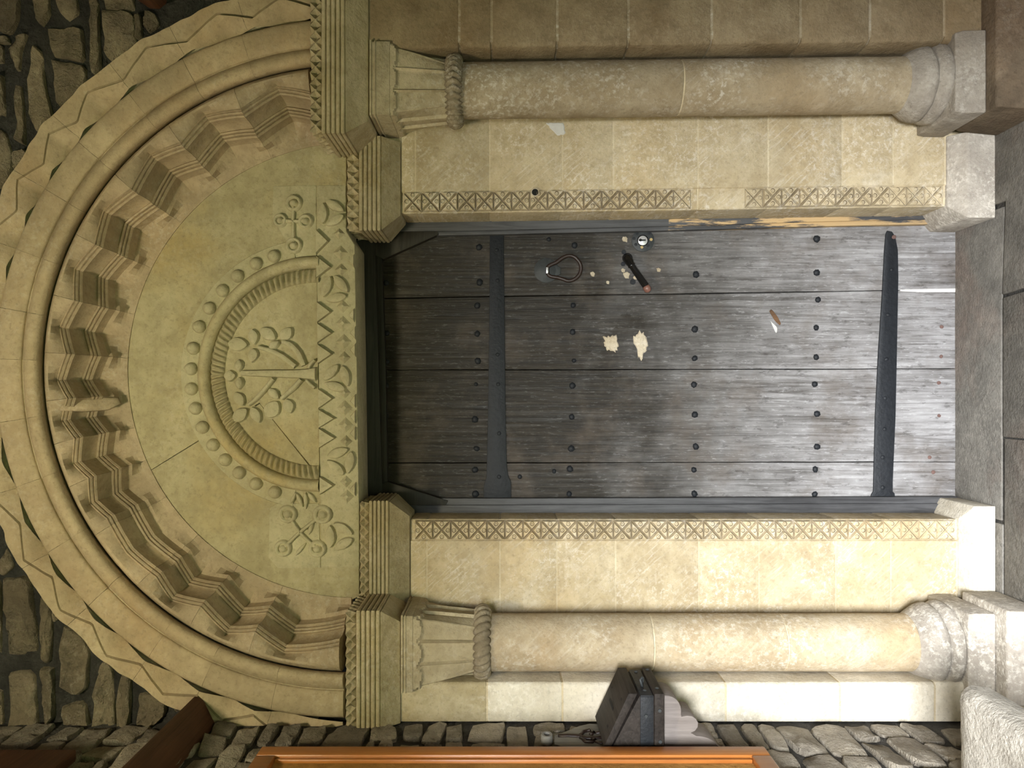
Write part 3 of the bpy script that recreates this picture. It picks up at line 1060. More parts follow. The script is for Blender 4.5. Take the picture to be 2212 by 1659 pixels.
# ------------------------------------------------------------------ arch
def arch_seg(name, prof, ths, off, corner, mat, parent, deg=32):
    """prof: (r_px, Y, weight); ths: list of degrees; off(th) -> (radial m, depth m) scaled by weight; corner: (r m, Y) behind"""
    v, f = [], []
    n = len(prof)
    for th in ths:
        a = math.radians(th)
        dr, dy = off(th)
        for r, Y, w in prof:
            R = r * S * k(Y) + w * dr
            v.append((XA + R * math.sin(a), Y + w * dy, ZA + R * math.cos(a)))
        v.append((XA + corner[0] * math.sin(a), corner[1], ZA + corner[0] * math.cos(a)))
    m = n + 1
    for j in range(len(ths) - 1):
        for i in range(n):
            f.append((j * m + i, j * m + i + 1, (j + 1) * m + i + 1, (j + 1) * m + i))
        f.append((j * m + n, j * m, (j + 1) * m, (j + 1) * m + n))
    f += [tuple(range(m)), tuple(range((len(ths) - 1) * m, len(ths) * m))]
    return sharp(mesh(name, v, f, mat, parent), deg)


def knots(peaks, lo, hi):
    out = []
    pk = sorted(peaks)
    out.append((lo, -1 if lo < pk[0] - 3 else 0))
    for i, p in enumerate(pk):
        out.append((p, 1.0))
        if i < len(pk) - 1:
            out.append(((p + pk[i + 1]) / 2, -1.0))
    out.append((hi, -1))
    return out


def interp(kn, th):
    for (a, va), (b, vb) in zip(kn[:-1], kn[1:]):
        if a <= th <= b:
            return lerp(va, vb, (th - a) / max(1e-6, b - a))
    return kn[-1][1] if th > kn[-1][0] else kn[0][1]


PK = [76.0, 60.7, 47.4, 32.9, 20.1, 8.2, -2.2, -10.3, -19.0, -27.6, -40.0, -52.6, -65.4, -77.4]
lo, hi = -89.0, 83.0
KN = knots(PK, lo, hi)
chev = thing('chevron_arch', 'inner arch ring carved with two rows of grooved chevrons', 'arch', (XA, YO, ZA))
prof_c = [(654, -0.160, 0), (651, -0.186, 0), (646, -0.197, 0), (640, -0.199, 0.12), (632, -0.194, 0.42), (623, -0.186, 0.82), (617, -0.180, 1),
          (614, -0.1835, 1), (611.5, -0.1775, 1), (609.5, -0.181, 1), (606, -0.178, 1), (603.5, -0.171, 1), (601.5, -0.1745, 1), (597, -0.170, 1), (594.5, -0.157, 1),
          (587, -0.130, 1), (579, -0.113, 1), (573, -0.104, 1),
          (571, -0.112, 1), (567, -0.109, 1), (565.2, -0.101, 1), (563.2, -0.105, 1), (560, -0.102, 1), (557.8, -0.094, 1), (555.8, -0.098, 1), (551, -0.093, 1), (548.5, -0.078, 1),
          (540, -0.058, 1), (531, -0.055, 1), (523, -0.047, 0.60), (515, -0.0395, 0.22), (507, -0.0350, 0), (500, -0.0345, 0), (492, -0.0335, 0), (489, -0.010, 0)]
AMP_R, AMP_Y = 0.0285, 0.027


def chev_off(th):
    q = interp(KN, th)
    fade = 1.0
    if -46.5 < th < -33:      # reset plain stone
        fade = 0.35
    return (AMP_R * q * fade, AMP_Y * q * fade)


cuts = [hi] + sorted([a for a, v_ in KN[1:-1] if v_ < 0], reverse=True) + [lo]
for a, b in zip(cuts[:-1], cuts[1:]):
    inner = sorted([x for x, _ in KN if b < x < a])
    ths = []
    pts = [b + 0.025] + inner + [a - 0.025]
    for p, q in zip(pts[:-1], pts[1:]):
        ths += [lerp(p, q, i / 4) for i in range(4)]
    ths.append(pts[-1])
    arch_seg('voussoir', prof_c, ths, chev_off, (0.93, 0.02), M['chev'], chev, 24)
# mortar behind the voussoir joints
arch_seg('mortar_bed', [(651, -0.150, 0), (625, -0.150, 0), (600, -0.085, 0), (560, -0.030, 0), (500, 0.02, 0)], [lerp(lo, hi, i / 60) for i in range(61)],
         lambda t: (0, 0), (0.93, 0.05), M['mortar_pale'], chev)
# plain wedge stone at the crown
v, f = [], []
kp = [(128, 852), (128, 888), (185, 890), (235, 886), (262, 872), (256, 858), (215, 858), (160, 862)]
kst = []
for dy, sc in ((0.0, 1.0), (-0.012, 0.9), (-0.016, 0.6)):
    for a, b in kp:
        ca, cb = 190, 873
        t = (a - 128) / 134.0
        Y = lerp(-0.178, -0.062, t) + dy
        p = W(ca + (a - ca) * lerp(1.0, sc, 0.4), cb + (b - cb) * sc, Y)
        kst.append((p.x, Y, p.z))
nk = len(kp)
f = [(j * nk + i, j * nk + (i + 1) % nk, (j + 1) * nk + (i + 1) % nk, (j + 1) * nk + i) for j in range(2) for i in range(nk)] + [tuple(range(2 * nk, 3 * nk)), tuple(range(nk))]
o = mesh('key_wedge', kst, f, M['chev'], chev, True)

# roll and flat band
roll = thing('arch_ring', 'plain rounded and flat arch ring around the chevron carving', 'arch', (XA, YO, ZA))
prof_r = [(755, -0.195, 0), (753, -0.214, 0), (749, -0.2185, 0), (735, -0.2205, 0), (712, -0.2195, 0), (700, -0.216, 0), (696.5, -0.211, 0), (694.5, -0.205, 0),
          (692.5, -0.212, 0), (689, -0.221, 0), (681, -0.2275, 0), (672, -0.2275, 0), (664, -0.222, 0), (658, -0.208, 0), (655.5, -0.185, 0), (655, -0.16, 0)]
rc = [85.0, 73, 62.5, 52, 40.5, 31, 20, 10, 1.5, -9, -20, -32, -43, -56, -66, -78, -90]
for a, b in zip(rc[:-1], rc[1:]):
    dz = random.uniform(-0.0016, 0.0016)
    arch_seg('voussoir', [(r, Y + dz, w) for r, Y, w in prof_r], [lerp(b + 0.02, a - 0.02, i / 6) for i in range(7)], lambda t: (0, 0), (1.03, 0.05), M['arch'], roll, 50)
arch_seg('mortar_bed', [(752, -0.205, 0), (700, -0.207, 0), (660, -0.200, 0)], [lerp(-90, 85, i / 50) for i in range(51)], lambda t: (0, 0), (1.03, 0.04), M['mortar_pale'], roll)

# hood mould with its wandering ridge
hood = thing('hood_mould', 'outer hood mould of the arch with a wavy zigzag ridge', 'arch', (XA, YO, ZA))
hp = [80.5, 70.5, 58.5, 47.0, 38.5, 30.0, 21.5, 12.0, 1.0, -10.0, -20.5, -31.0, -40.5, -50.5, -61.0, -71.0, -80.0]
KH = knots(hp, -90, 85.5)


def hood_seg(a, b):
    nt = 24
    sec = [(0.0, 'i'), (0.02, 'i')] + [(i / 12, 'i') for i in range(1, 13)] + [(0.0, 's'), (0.0, 't'), (0.0, 'o'), (0.35, 'o'), (0.7, 'o'), (0.95, 'o'), (1.0, 'e')]
    v, f = [], []
    for i in range(nt + 1):
        th = lerp(b + 0.02, a - 0.02, i / nt)
        q = interp(KH, th)
        rc_ = (786 if th > 0 else 778) + 15 * q                      # crest line
        ro = max(rc_ + 15, (826 if th > 0 else 812) + 7 * noise.noise((th * 0.35, 3.3, 0)) + 3 * q)
        t = math.radians(th)
        for s_, z_ in sec:
            if z_ == 'i':
                r = lerp(757, rc_, s_)
                d = rc_ - r
                h = 0.016 - 0.042 * (d / 38.0) ** 1.35
            elif z_ == 's':
                r, h = rc_ + 0.6, 0.006
            elif z_ == 't':
                r, h = rc_ + 4.6, -0.014
            else:
                r = lerp(rc_ + 9.5, ro, s_)
                h = 0.006 + 0.004 * s_
            Y = YO - 0.008 - h + 0.0025 * noise.noise((r * 0.03, th * 0.4, 1))
            if z_ == 'e':
                Y = YO + 0.02
            R_ = r * S * 0.92
            v.append((XA + R_ * math.sin(t), Y, ZA + R_ * math.cos(t)))
    m = len(sec)
    for i in range(nt):
        for j in range(m - 1):
            f.append((i * m + j, i * m + j + 1, (i + 1) * m + j + 1, (i + 1) * m + j))
    return sharp(mesh('voussoir', v, f, M['arch'], hood), 42)


hc = [85.5, 74, 63, 52.5, 41, 31, 20, 10, 1.5, -9, -20, -32, -43, -56, -66, -78, -90]
for a, b in zip(hc[:-1], hc[1:]):
    hood_seg(a, b)
arch_seg('mortar_bed', [(800, -0.180, 0), (785, -0.182, 0), (760, -0.175, 0)], [lerp(-90, 85.5, i / 50) for i in range(51)], lambda t: (0, 0), (1.06, 0.03), M['mortar_pale'], hood)

# ------------------------------------------------------------------ tympanum
YT = -0.030
tym = thing('tympanum', 'carved stone tympanum with a tree under an arch of beads, over the door', 'tympanum', (XA, YT, ZZ(770, YT)))
CT = (773.0, 793.0)


def arc_poly(c, r, a0, a1, n):
    """angles in degrees from the picture's left, positive to the picture's top"""
    return [(c[0] - r * math.cos(math.radians(lerp(a0, a1, i / n))), c[1] - r * math.sin(math.radians(lerp(a0, a1, i / n)))) for i in range(n + 1)]


crack = 26.5
prism('slab', arc_poly(CT, 503, -crack + 0.05, 87, 40) + [(748, 292), (748, 530), (684, 530), (684, 585), (690, 1030), (560, 870)], YT, 0.13, M['tymp'], tym, 0.002)
prism('slab', [(561, 872), (690, 1034), (692, 1060), (774, 1090), (776, 1288)] + arc_poly(CT, 503, -88.5, -crack - 0.05, 24), YT + 0.0006, 0.13, M['tymp'], tym, 0.002)
prism('lintel', [(685, 400), (747, 400), (748, 500), (766, 528), (771, 800), (775, 1078), (776, 1090), (776, 1225), (694, 1225), (691, 1030), (688, 800), (684, 585)],
      YT - 0.003, 0.135, M['tymp2'], tym, 0.003)
o = prism('corner_stone', [(582, 1098), (600, 1088), (688, 1088), (692, 1226), (600, 1228), (580, 1205)], YT - 0.0022, YT + 0.02, M['tymp2'], tym, 0.0015)
o = prism('corner_stone', [(590, 402), (683, 400), (683, 560), (640, 560), (588, 470)], YT - 0.0022, YT + 0.02, M['tymp2'], tym, 0.0015)
TC = (683.0, 808.0)
AR = 91.0


def ring_relief(name, r0, r1, h, mat, n=72, a0=-AR, a1=AR, y0=YT):
    pr = [(r0, 0.0), (r0 + 1.5, h), (r1 - 1.5, h), (r1, 0.0)]
    v, f = [], []
    for i in range(n + 1):
        a = math.radians(lerp(a0, a1, i / n))
        for r, hh in pr:
            p = W(TC[0] - r * math.cos(a), TC[1] - r * math.sin(a), y0)
            v.append((p.x, y0 - hh, p.z))
    for i in range(n):
        for j in range(3):
            f.append((i * 4 + j, i * 4 + j + 1, (i + 1) * 4 + j + 1, (i + 1) * 4 + j))
    return sharp(mesh(name, v, f, mat, tym), 40)


ring_relief('bead_band', 228, 292, 0.005, M['tymp2'], a0=-80, a1=80)


def roll_relief(name, rc_, w, h, twist=0, n=220, a0=-92, a1=92):
    m = 9
    v, f = [], []
    for i in range(n + 1):
        ad = lerp(a0, a1, i / n)
        a = math.radians(ad)
        for j in range(m):
            b = math.pi * j / (m - 1)
            r = rc_ + w * math.cos(b)
            hh = h * math.sin(b)
            if twist:
                ph = (ad / 180.0 * twist + (j / (m - 1)) * 0.9 * (1 if ad > 0 else -1)) % 1.0
                hh *= 0.22 + 0.80 * (1 - abs(2 * ph - 1) ** 1.5)
            p = W(TC[0] - r * math.cos(a), TC[1] - r * math.sin(a), YT)
            v.append((p.x, YT - hh, p.z))
    for i in range(n):
        for j in range(m - 1):
            f.append((i * m + j, i * m + j + 1, (i + 1) * m + j + 1, (i + 1) * m + j))
    return mesh(name, v, f, M['tymp'], tym, True)


roll_relief('roll_band', 241, 13.5, 0.028, n=90)
roll_relief('rope_band', 212, 15, 0.026, twist=54, n=540)


def dome(name, px, py, r, h, n=14, mat=None, y0=None, parent=None, rim=True):
    y0 = YT - 0.005 if y0 is None else y0
    c = W(px, py, y0)
    R = r * S * k(y0)
    h *= 1.7
    v, f = [], []
    lv = ([(1.22, 0.0), (1.13, -0.0015), (1.03, 0.003)] if rim else [(1.0, 0.001)]) + [(1.0, 0.0 if rim else -0.002), (0.86, -h * 0.55), (0.6, -h * 0.85), (0.3, -h * 0.98)]
    for s, y in lv:
        for i in range(n):
            q = 2 * math.pi * i / n
            v.append((c.x + R * s * math.cos(q), y0 + y, c.z + R * s * math.sin(q)))
    v.append((c.x, y0 - h, c.z))
    m = len(lv)
    f = [(j * n + i, j * n + (i + 1) % n, (j + 1) * n + (i + 1) % n, (j + 1) * n + i) for j in range(m - 1) for i in range(n)]
    f += [((m - 1) * n + i, (m - 1) * n + (i + 1) % n, m * n) for i in range(n)]
    return mesh(name, v, f, mat or M['tymp2'], parent or tym, True)


for px, py in [(592.6, 553.8), (553.7, 570), (514, 596.5), (481.6, 628), (453, 666), (431, 706), (418, 752.5), (413, 797), (414, 840), (423, 882), (438, 923),
               (461, 961), (487, 993), (517, 1021), (553, 1045), (594, 1063)]:
    dome('bead', px, py, 14.5, 0.013)


def leaf(name, px, py, ln, wd, ang, h=0.011, parent=None, y0=YT, mat=None, point=1.0):
    """pointed leaf centred at px, py, axis ang degrees (0 = picture right, 90 = picture down)"""
    n = 16
    h *= 1.7
    ca, sa = math.cos(math.radians(ang)), math.sin(math.radians(ang))
    v, f = [], []
    for s, y in ((1.16, 0.001), (1.0, -0.002), (0.93, -h * 0.75), (0.55, -h)):
        for i in range(n):
            q = 2 * math.pi * i / n
            a = math.cos(q)
            b = math.sin(q) * (1 - point * 0.35 * a * a) * (1 - 0.12 * a)
            u, w = a * ln / 2 * s, b * wd / 2 * s
            p = W(px + u * ca - w * sa, py + u * sa + w * ca, y0)
            v.append((p.x, y0 + y, p.z))
    p = W(px, py, y0)
    v.append((p.x, y0 - h * 1.02, p.z))
    f = [(j * n + i, j * n + (i + 1) % n, (j + 1) * n + (i + 1) % n, (j + 1) * n + i) for j in range(3) for i in range(n)]
    f += [(3 * n + i, 3 * n + (i + 1) % n, 4 * n) for i in range(n)]
    return sharp(mesh(name, v, f, mat or M['tymp2'], parent or tym), 45)


def stem(name, pts, ws, h=0.012, y0=YT, parent=None, mat=None, n_sub=5):
    """raised band along picture points, rounded section; ws widths"""
    P, Wd = [], []
    h *= 1.6
    for i in range(len(pts) - 1):
        for j in range(n_sub):
            t = j / n_sub
            P.append(Vector(pts[i]).lerp(Vector(pts[i + 1]), t))
            Wd.append(lerp(ws[i], ws[i + 1], t))
    P.append(Vector(pts[-1]))
    Wd.append(ws[-1])
    for _ in range(2):
        P = [P[0]] + [(P[i - 1] + P[i] * 2 + P[i + 1]) / 4 for i in range(1, len(P) - 1)] + [P[-1]]
    v, f = [], []
    sec = [(-1.12, 0.001), (-1.0, -0.002), (-0.82, -h * 0.85), (-0.3, -h), (0.3, -h), (0.82, -h * 0.85), (1.0, -0.002), (1.12, 0.001)]
    for i, p in enumerate(P):
        a, b = P[max(0, i - 1)], P[min(len(P) - 1, i + 1)]
        t = (b - a).normalized()
        nn = Vector((-t.y, t.x))
        for s, y in sec:
            q = p + nn * (s * Wd[i] / 2)
            w = W(q.x, q.y, y0)
            v.append((w.x, y0 + y, w.z))
    m = len(sec)
    for i in range(len(P) - 1):
        for j in range(m - 1):
            f.append((i * m + j, i * m + j + 1, (i + 1) * m + j + 1, (i + 1) * m + j))
    f += [tuple(range(m)), tuple(range((len(P) - 1) * m, len(P) * m))]
    return sharp(mesh(name, v, f, mat or M['tymp2'], parent or tym), 50)


# the tree
stem('trunk', [(524, 806), (590, 807), (640, 808), (665, 808), (683, 808)], [11, 16, 19, 23, 30])
for pts, ws in [([(640, 792), (612, 770), (585, 757), (560, 750)], [11, 12, 11, 9]), ([(658, 790), (646, 762), (630, 745), (612, 738)], [12, 13, 12, 10]),
                ([(592, 818), (575, 840), (555, 862), (540, 874)], [9, 10, 10, 8]), ([(652, 820), (636, 838), (620, 852), (610, 861)], [10, 11, 10, 9]),
                ([(668, 795), (674, 784), (682, 778)], [8, 8, 7]), ([(664, 822), (674, 832), (682, 838)], [8, 8, 7])]:
    stem('branch', pts, ws)
for a in [(516, 744, 44, 30, 5), (549, 728, 34, 22, 80), (548, 768, 30, 22, 100), (581, 722, 40, 26, 35), (620, 722, 34, 26, -50), (594, 745, 26, 18, -35),
          (499, 812, 26, 24, 0), (518, 790, 26, 18, 90), (519, 828, 26, 18, 90), (519, 862, 34, 22, 55), (521, 896, 40, 28, -40), (554, 896, 38, 22, 62),
          (593, 851, 30, 20, 45), (590, 884, 42, 34, -55), (625, 877, 32, 24, 70)]:
    leaf('leaf', *a)


def ring_disc(px, py, R, parent, y0=YT - 0.002):
    """a ring with a boss in its middle"""
    n = 20
    c = W(px, py, y0)
    s = S * k(y0)
    v = []
    lv = [(R + 2.0, 0.001), (R + 0.5, -0.001), (R - 1.0, -0.009), (R * 0.66, -0.010), (R * 0.58, -0.003), (R * 0.50, -0.003), (R * 0.42, -0.009), (R * 0.2, -0.0125)]
    for r, y in lv:
        v += [(c.x + r * s * math.cos(2 * math.pi * i / n), y0 + 1.5 * y, c.z + r * s * math.sin(2 * math.pi * i / n)) for i in range(n)]
    v.append((c.x, y0 - 0.0195, c.z))
    m = len(lv)
    f = [(j * n + i, j * n + (i + 1) % n, (j + 1) * n + (i + 1) % n, (j + 1) * n + i) for j in range(m - 1) for i in range(n)]
    f += [((m - 1) * n + i, (m - 1) * n + (i + 1) % n, m * n) for i in range(n)]
    return mesh('cross_ring', v, f, M['tymp2'], parent, True)


def cross(ends, c, rs):
    # two crossing bars with a ring at each end
    for (a, b) in ((0, 2), (1, 3)):
        o = stem('cross_bar', [ends[a], c, ends[b]], [8, 7, 8], 0.008, YT - 0.002)
    for (px, py), r in zip(ends, rs):
        ring_disc(px, py, r, tym)


cross([(635, 440), (606, 477), (635, 531), (661, 479)], (634, 479), [17.5, 14.5, 17.5, 15.5])
cross([(622, 1110), (697, 1111), (686, 1185), (612, 1184)], (648, 1149), [19.5, 20, 18.5, 18])
for a in [(634, 1076, 26, 8, 115), (648, 1080, 32, 9, 65), (661, 1082, 34, 9, 88), (674, 1074, 28, 9, 50), (672, 1140, 30, 9, -70), (650, 1186, 34, 8, -50)]:
    leaf('fan_petal', *a, h=0.006, y0=YT - 0.002)


def raised(name, poly, h, inset=0.35, y0=YT - 0.003, mat=None):
    pts = [W(a, b, y0) for a, b in poly]
    h *= 1.6
    c = sum(pts, Vector()) / len(pts)
    n = len(pts)
    v = [(p.x, y0 + 0.001, p.z) for p in pts] + [(c.x + (p.x - c.x) * (1 - inset), y0 - h, c.z + (p.z - c.z) * (1 - inset)) for p in pts]
    f = [(i, (i + 1) % n, n + (i + 1) % n, n + i) for i in range(n)] + [tuple(range(n, 2 * n))]
    return mesh(name, v, f, mat or M['tymp2'], tym)


def lint(py):   # the lintel's upper edge drifts along its length
    return 684 + (py - 585) * 0.0155


for apx, apy, hw in [(711, 523, 27), (717, 578, 25), (717, 675, 23), (719, 720, 22), (720, 765, 22), (721, 861, 22), (725, 904, 21), (726, 946, 22), (722, 1048, 20)]:
    b = lint(apy)
    raised('zigzag_tooth', [(b + 1, apy - hw), (apx, apy), (b + 1, apy + hw)], 0.011, 0.10)


def petals(px, py, R, rot, n=3):
    for i in range(n):
        a = math.radians(rot + 360 / n * i)
        leaf('rosette_petal', px + R * 0.55 * math.cos(a), py + R * 0.55 * math.sin(a), R * 1.42, R * 0.62, math.degrees(a) + 90, h=0.010, y0=YT - 0.003)


petals(724, 626, 33, -40)
petals(729, 817, 33, -15)
petals(738, 995, 34, 10)
petals(716, 462, 32, 180)
petals(733, 1158, 34, 60)
for px, py, w in [(736, 546, 17), (737, 583, 15), (741, 662, 15), (741, 699, 18), (743, 738, 18), (744, 772, 14), (745, 848, 14), (745, 881, 18), (747, 918, 18), (748, 953, 14), (748, 1040, 14),
                  (750, 1072, 16), (733, 505, 13)]:
    p = [(px - w, py), (px, py - w), (px + w, py), (px, py + w)]
    raised('diamond', p, 0.009, 0.75)
for py in (564, 681, 719, 756, 866, 900, 936, 1056):
    e = 771 if py > 700 else 768
    raised('edge_tooth', [(e - 2, py - 16), (e - 15, py), (e - 2, py + 16)], 0.007, 0.3)

# ------------------------------------------------------------------ door frame
YF = 0.138
frame = struct_empty('trim_1', (0.08, YF, 0), 'black painted wooden door frame, bare pine where its paint has worn off')


def fpoly(name, poly, yf, yb, mat, par=frame, bevel=0.002):
    return prism(name, poly, yf, yb, mat, par, bevel)


# lock-side stile in two planes: outer board and a bead along its inner edge
fpoly('stile', [(786, 470), (786, 500), (1000, 499), (1400, 490), (1800, 478), (2079, 472), (2079, 440), (1400, 452)], YF, YF + 0.07, M['frame'])
fpoly('stile_bead', [(830, 499), (830, 511), (1000, 508), (1400, 499), (1800, 488), (2076, 483), (2076, 471), (1800, 477), (1400, 489), (1000, 498)], YF + 0.008, YF + 0.055, M['frame'])
fpoly('stile', [(790, 1092), (790, 1130), (2055, 1124), (2055, 1088), (1400, 1090)], YF, YF + 0.07, M['frame'])
fpoly('stile_bead', [(830, 1077), (830, 1093), (1400, 1091), (2068, 1089), (2068, 1073), (1400, 1076)], YF + 0.008, YF + 0.055, M['frame'])
fpoly('head', [(740, 470), (808, 470), (818, 800), (828, 1130), (740, 1130)], YF, YF + 0.07, M['frame_x'])
fpoly('head_bead', [(807, 505), (823, 505), (833, 800), (838, 1083), (826, 1083), (818, 800)], YF + 0.008, YF + 0.055, M['frame_x'])
fpoly('corner_brace', [(800, 500), (800, 545), (828, 560), (948, 506), (940, 490)], YF + 0.004, YF + 0.052, M['frame_x'])
fpoly('corner_brace', [(812, 1095), (812, 1052), (835, 1040), (968, 1082), (960, 1096)], YF + 0.004, YF + 0.052, M['frame_x'])
fpoly('wall_pad', [(700, 380), (786, 380), (786, 470), (2075, 470), (2075, 380)], YF + 0.075, YF + 0.10, M['hole'])

# ------------------------------------------------------------------ door
door = struct_empty('door_1', (0.08, YD, 0), 'old oak plank door, grey at the foot, varnished and shaded dark at the top, with iron straps and studs')


def plank(e0, e1, top, bot, dy):
    """e0/e1: edge y at top and bottom of the plank (picture survey)"""
    n = 14
    left = [(lerp(top, bot, i / n), lerp(e0[0], e0[1], i / n) + random.uniform(-0.6, 0.6)) for i in range(n + 1)]
    right = [(lerp(top, bot, i / n), lerp(e1[0], e1[1], i / n) + random.uniform(-0.6, 0.6)) for i in range(n + 1)]
    bt = [(bot + random.uniform(-2.0, 2.0), lerp(e0[1], e1[1], i / 8)) for i in range(1, 8)]
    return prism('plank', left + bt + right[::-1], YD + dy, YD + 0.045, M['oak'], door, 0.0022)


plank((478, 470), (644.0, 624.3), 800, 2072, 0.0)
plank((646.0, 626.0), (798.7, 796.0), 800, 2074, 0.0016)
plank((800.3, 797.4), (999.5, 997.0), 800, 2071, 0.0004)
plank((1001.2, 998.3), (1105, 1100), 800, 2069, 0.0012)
prism('back_board', [(790, 470), (790, 1110), (2075, 1110), (2075, 470)], YD + 0.046, YD + 0.075, M['hole'], door)

# iron straps
YS = YD - 0.006
s1 = prism('hinge_strap', [(1058, 507), (1088, 507), (1090, 700), (1092, 900), (1095, 1010), (1098, 1028), (1104, 1042), (1104, 1082), (1045, 1082), (1045, 1050), (1051, 1030), (1054, 900), (1057, 700)],
           YS, YD + 0.001, M['black_iron'], door, 0.0015)
s2 = prism('hinge_strap', [(1917, 498), (1927, 500), (1934, 510), (1940, 540), (1941, 600), (1938, 760), (1935, 900), (1929, 1040), (1929, 1062), (1933, 1066), (1934, 1077), (1881, 1077), (1883, 1068), (1887, 1062),
                           (1891, 900), (1898, 760), (1906, 640), (1911, 540), (1914, 505)], YS, YD + 0.001, M['black_iron'], door, 0.0015)


def stud_mesh(name, n=7, h=1.0):
    me = bpy.data.meshes.new(name)
    v, f = [], []
    for r, y in ((1.0, 0.02), (0.95, -0.22), (0.62, -0.52 * h), (0.25, -0.66 * h)):
        v += [(r * math.cos(2 * math.pi * i / n + 0.3), y, r * math.sin(2 * math.pi * i / n + 0.3) * (0.92 if i % 2 else 1.06)) for i in range(n)]
    v.append((0, -0.7 * h, 0))
    f = [(j * n + i, j * n + (i + 1) % n, (j + 1) * n + (i + 1) % n, (j + 1) * n + i) for j in range(3) for i in range(n)] + [(3 * n + i, 3 * n + (i + 1) % n, 4 * n) for i in range(n)]
    me.from_pydata(v, [], f)
    me.polygons.foreach_set('use_smooth', [True] * len(me.polygons))
    return me


SM = stud_mesh('stud')
SM.materials.append(M['black_iron'])
SN = stud_mesh('nail', 8, 0.7)
SN.materials.append(M['black_iron'])
SR = stud_mesh('rust_nail', 7, 0.35)
SR.materials.append(M['rust_nail'])


def stud(name, me, px, py, r, Y, par):
    p = W(px, py, Y)
    o = link(name, me, None, par, False, (p.x, Y, p.z))
    q = r * S * k(Y)
    o.scale = (q * random.uniform(0.9, 1.1), q, q * random.uniform(0.9, 1.1))
    o.rotation_euler = (0, random.uniform(0, 6.28), 0)
    return o


ROWS = [
    [(834.5, 611), (836, 720), (835.5, 782), (834, 833), (833, 899)],
    [(1035, 534), (1036, 610), (1031, 660), (1031, 721), (1032, 780), (1028, 830), (1026, 906), (1029.5, 969), (1026, 1015), (1027, 1067)],
    [(1185.5, 517), (1241, 530), (1238, 659.5), (1237, 717), (1240, 779), (1236.5, 833), (1235, 900.6), (1234, 969), (1231, 1013), (1229.5, 1067), (1197, 1018), (1123, 1030)],
    [(1503.5, 593), (1501, 711), (1500.6, 774), (1499, 830.7), (1501, 895.6), (1503, 964.6), (1499, 1015), (1500, 1066.5)],
    [(1764, 516), (1764, 589), (1767, 647.5), (1763, 708), (1763, 771.5), (1760, 830), (1765, 894), (1765, 965), (1761, 1014), (1760, 1067.6)],
]
for row in ROWS:
    for px, py in row:
        small = (px, py) in ((1197, 1018), (1123, 1030), (1240, 779), (1028, 830), (1185.5, 517))
        stud('stud', SM, px, py, 5.0 if small else random.uniform(6.6, 7.8), YD, door)
for px, py in [(2034, 706), (2033, 770), (2028, 827), (2028.5, 898), (2008, 988), (2016, 1020)]:
    stud('rust_nail', SR, px, py, 4.2, YD, door)
for px, py in [(1926, 583), (1918, 680), (1915, 776), (1912, 860), (1911, 927), (1907, 988), (1907, 1053)]:
    o = stud('nail', SN, px, py, 4.6, YS, s2)
o = stud('nail', SR, 1931, 512, 5, YS, s2)
for px, py in [(1073, 540), (1075, 606), (1075, 766), (1076, 830), (1078, 936), (1078, 1030)]:
    stud('nail', SN, px, py, 4.4, YS, s1)


def disc(name, px, py, r, Y, h, mat, par, n=28, lv=None):
    c = W(px, py, Y)
    R = r * S * k(Y)
    lv = lv or [(1.0, 0.001), (1.0, -h * 0.7), (0.93, -h)]
    v = []
    for s, y in lv:
        v += [(c.x + R * s * math.cos(2 * math.pi * i / n), Y + y, c.z + R * s * math.sin(2 * math.pi * i / n)) for i in range(n)]
    m = len(lv)
    f = [(j * n + i, j * n + (i + 1) % n, (j + 1) * n + (i + 1) % n, (j + 1) * n + i) for j in range(m - 1) for i in range(n)] + [tuple(range((m - 1) * n, m * n))]
    return sharp(mesh(name, v, f, mat, par), 30)


# ring pull
rp = disc('ring_plate', 1180, 584.5, 26.5, YD, 0.005, M['grey_iron'], door, 30, [(1.0, 0.001), (1.0, -0.003), (0.9, -0.005), (0.5, -0.008), (0.3, -0.012)])
pts = []
zp = [(345, 655), (380, 622), (450, 592), (520, 540), (590, 512), (660, 522), (722, 580), (748, 655), (726, 735), (670, 790), (600, 813), (530, 790), (455, 770), (385, 758), (350, 725)]
for a, b in zp:
    pts.append(W(1120 + a / 5.53, 460 + b / 5.53, YD - 0.016))
fine = []
m = len(pts)
for i in range(m):
    p0, p1, p2, p3 = pts[i - 1], pts[i], pts[(i + 1) % m], pts[(i + 2) % m]
    for t in (0, 0.34, 0.67):
        fine.append(0.5 * ((2 * p1) + (-p0 + p2) * t + (2 * p0 - 5 * p1 + 4 * p2 - p3) * t * t + (-p0 + 3 * p1 - 3 * p2 + p3) * t ** 3))
v, f = tube(fine, 0.0062, 10, True)
mesh('ring_pull', v, f, M['rust'], door, True)
box('ring_staple', tuple(W(1184.5, 590.5, YD - 0.022)), tuple(W(1179.5, 577, YD - 0.022) + Vector((0, 0.024, 0))), M['steel'], rp, 0.001)
prism('ring_tongue', [(1184, 574), (1198, 571), (1211, 578), (1211, 592), (1198, 598), (1184, 596)], YD - 0.006, YD + 0.001, M['grey_iron'], rp, 0.001)

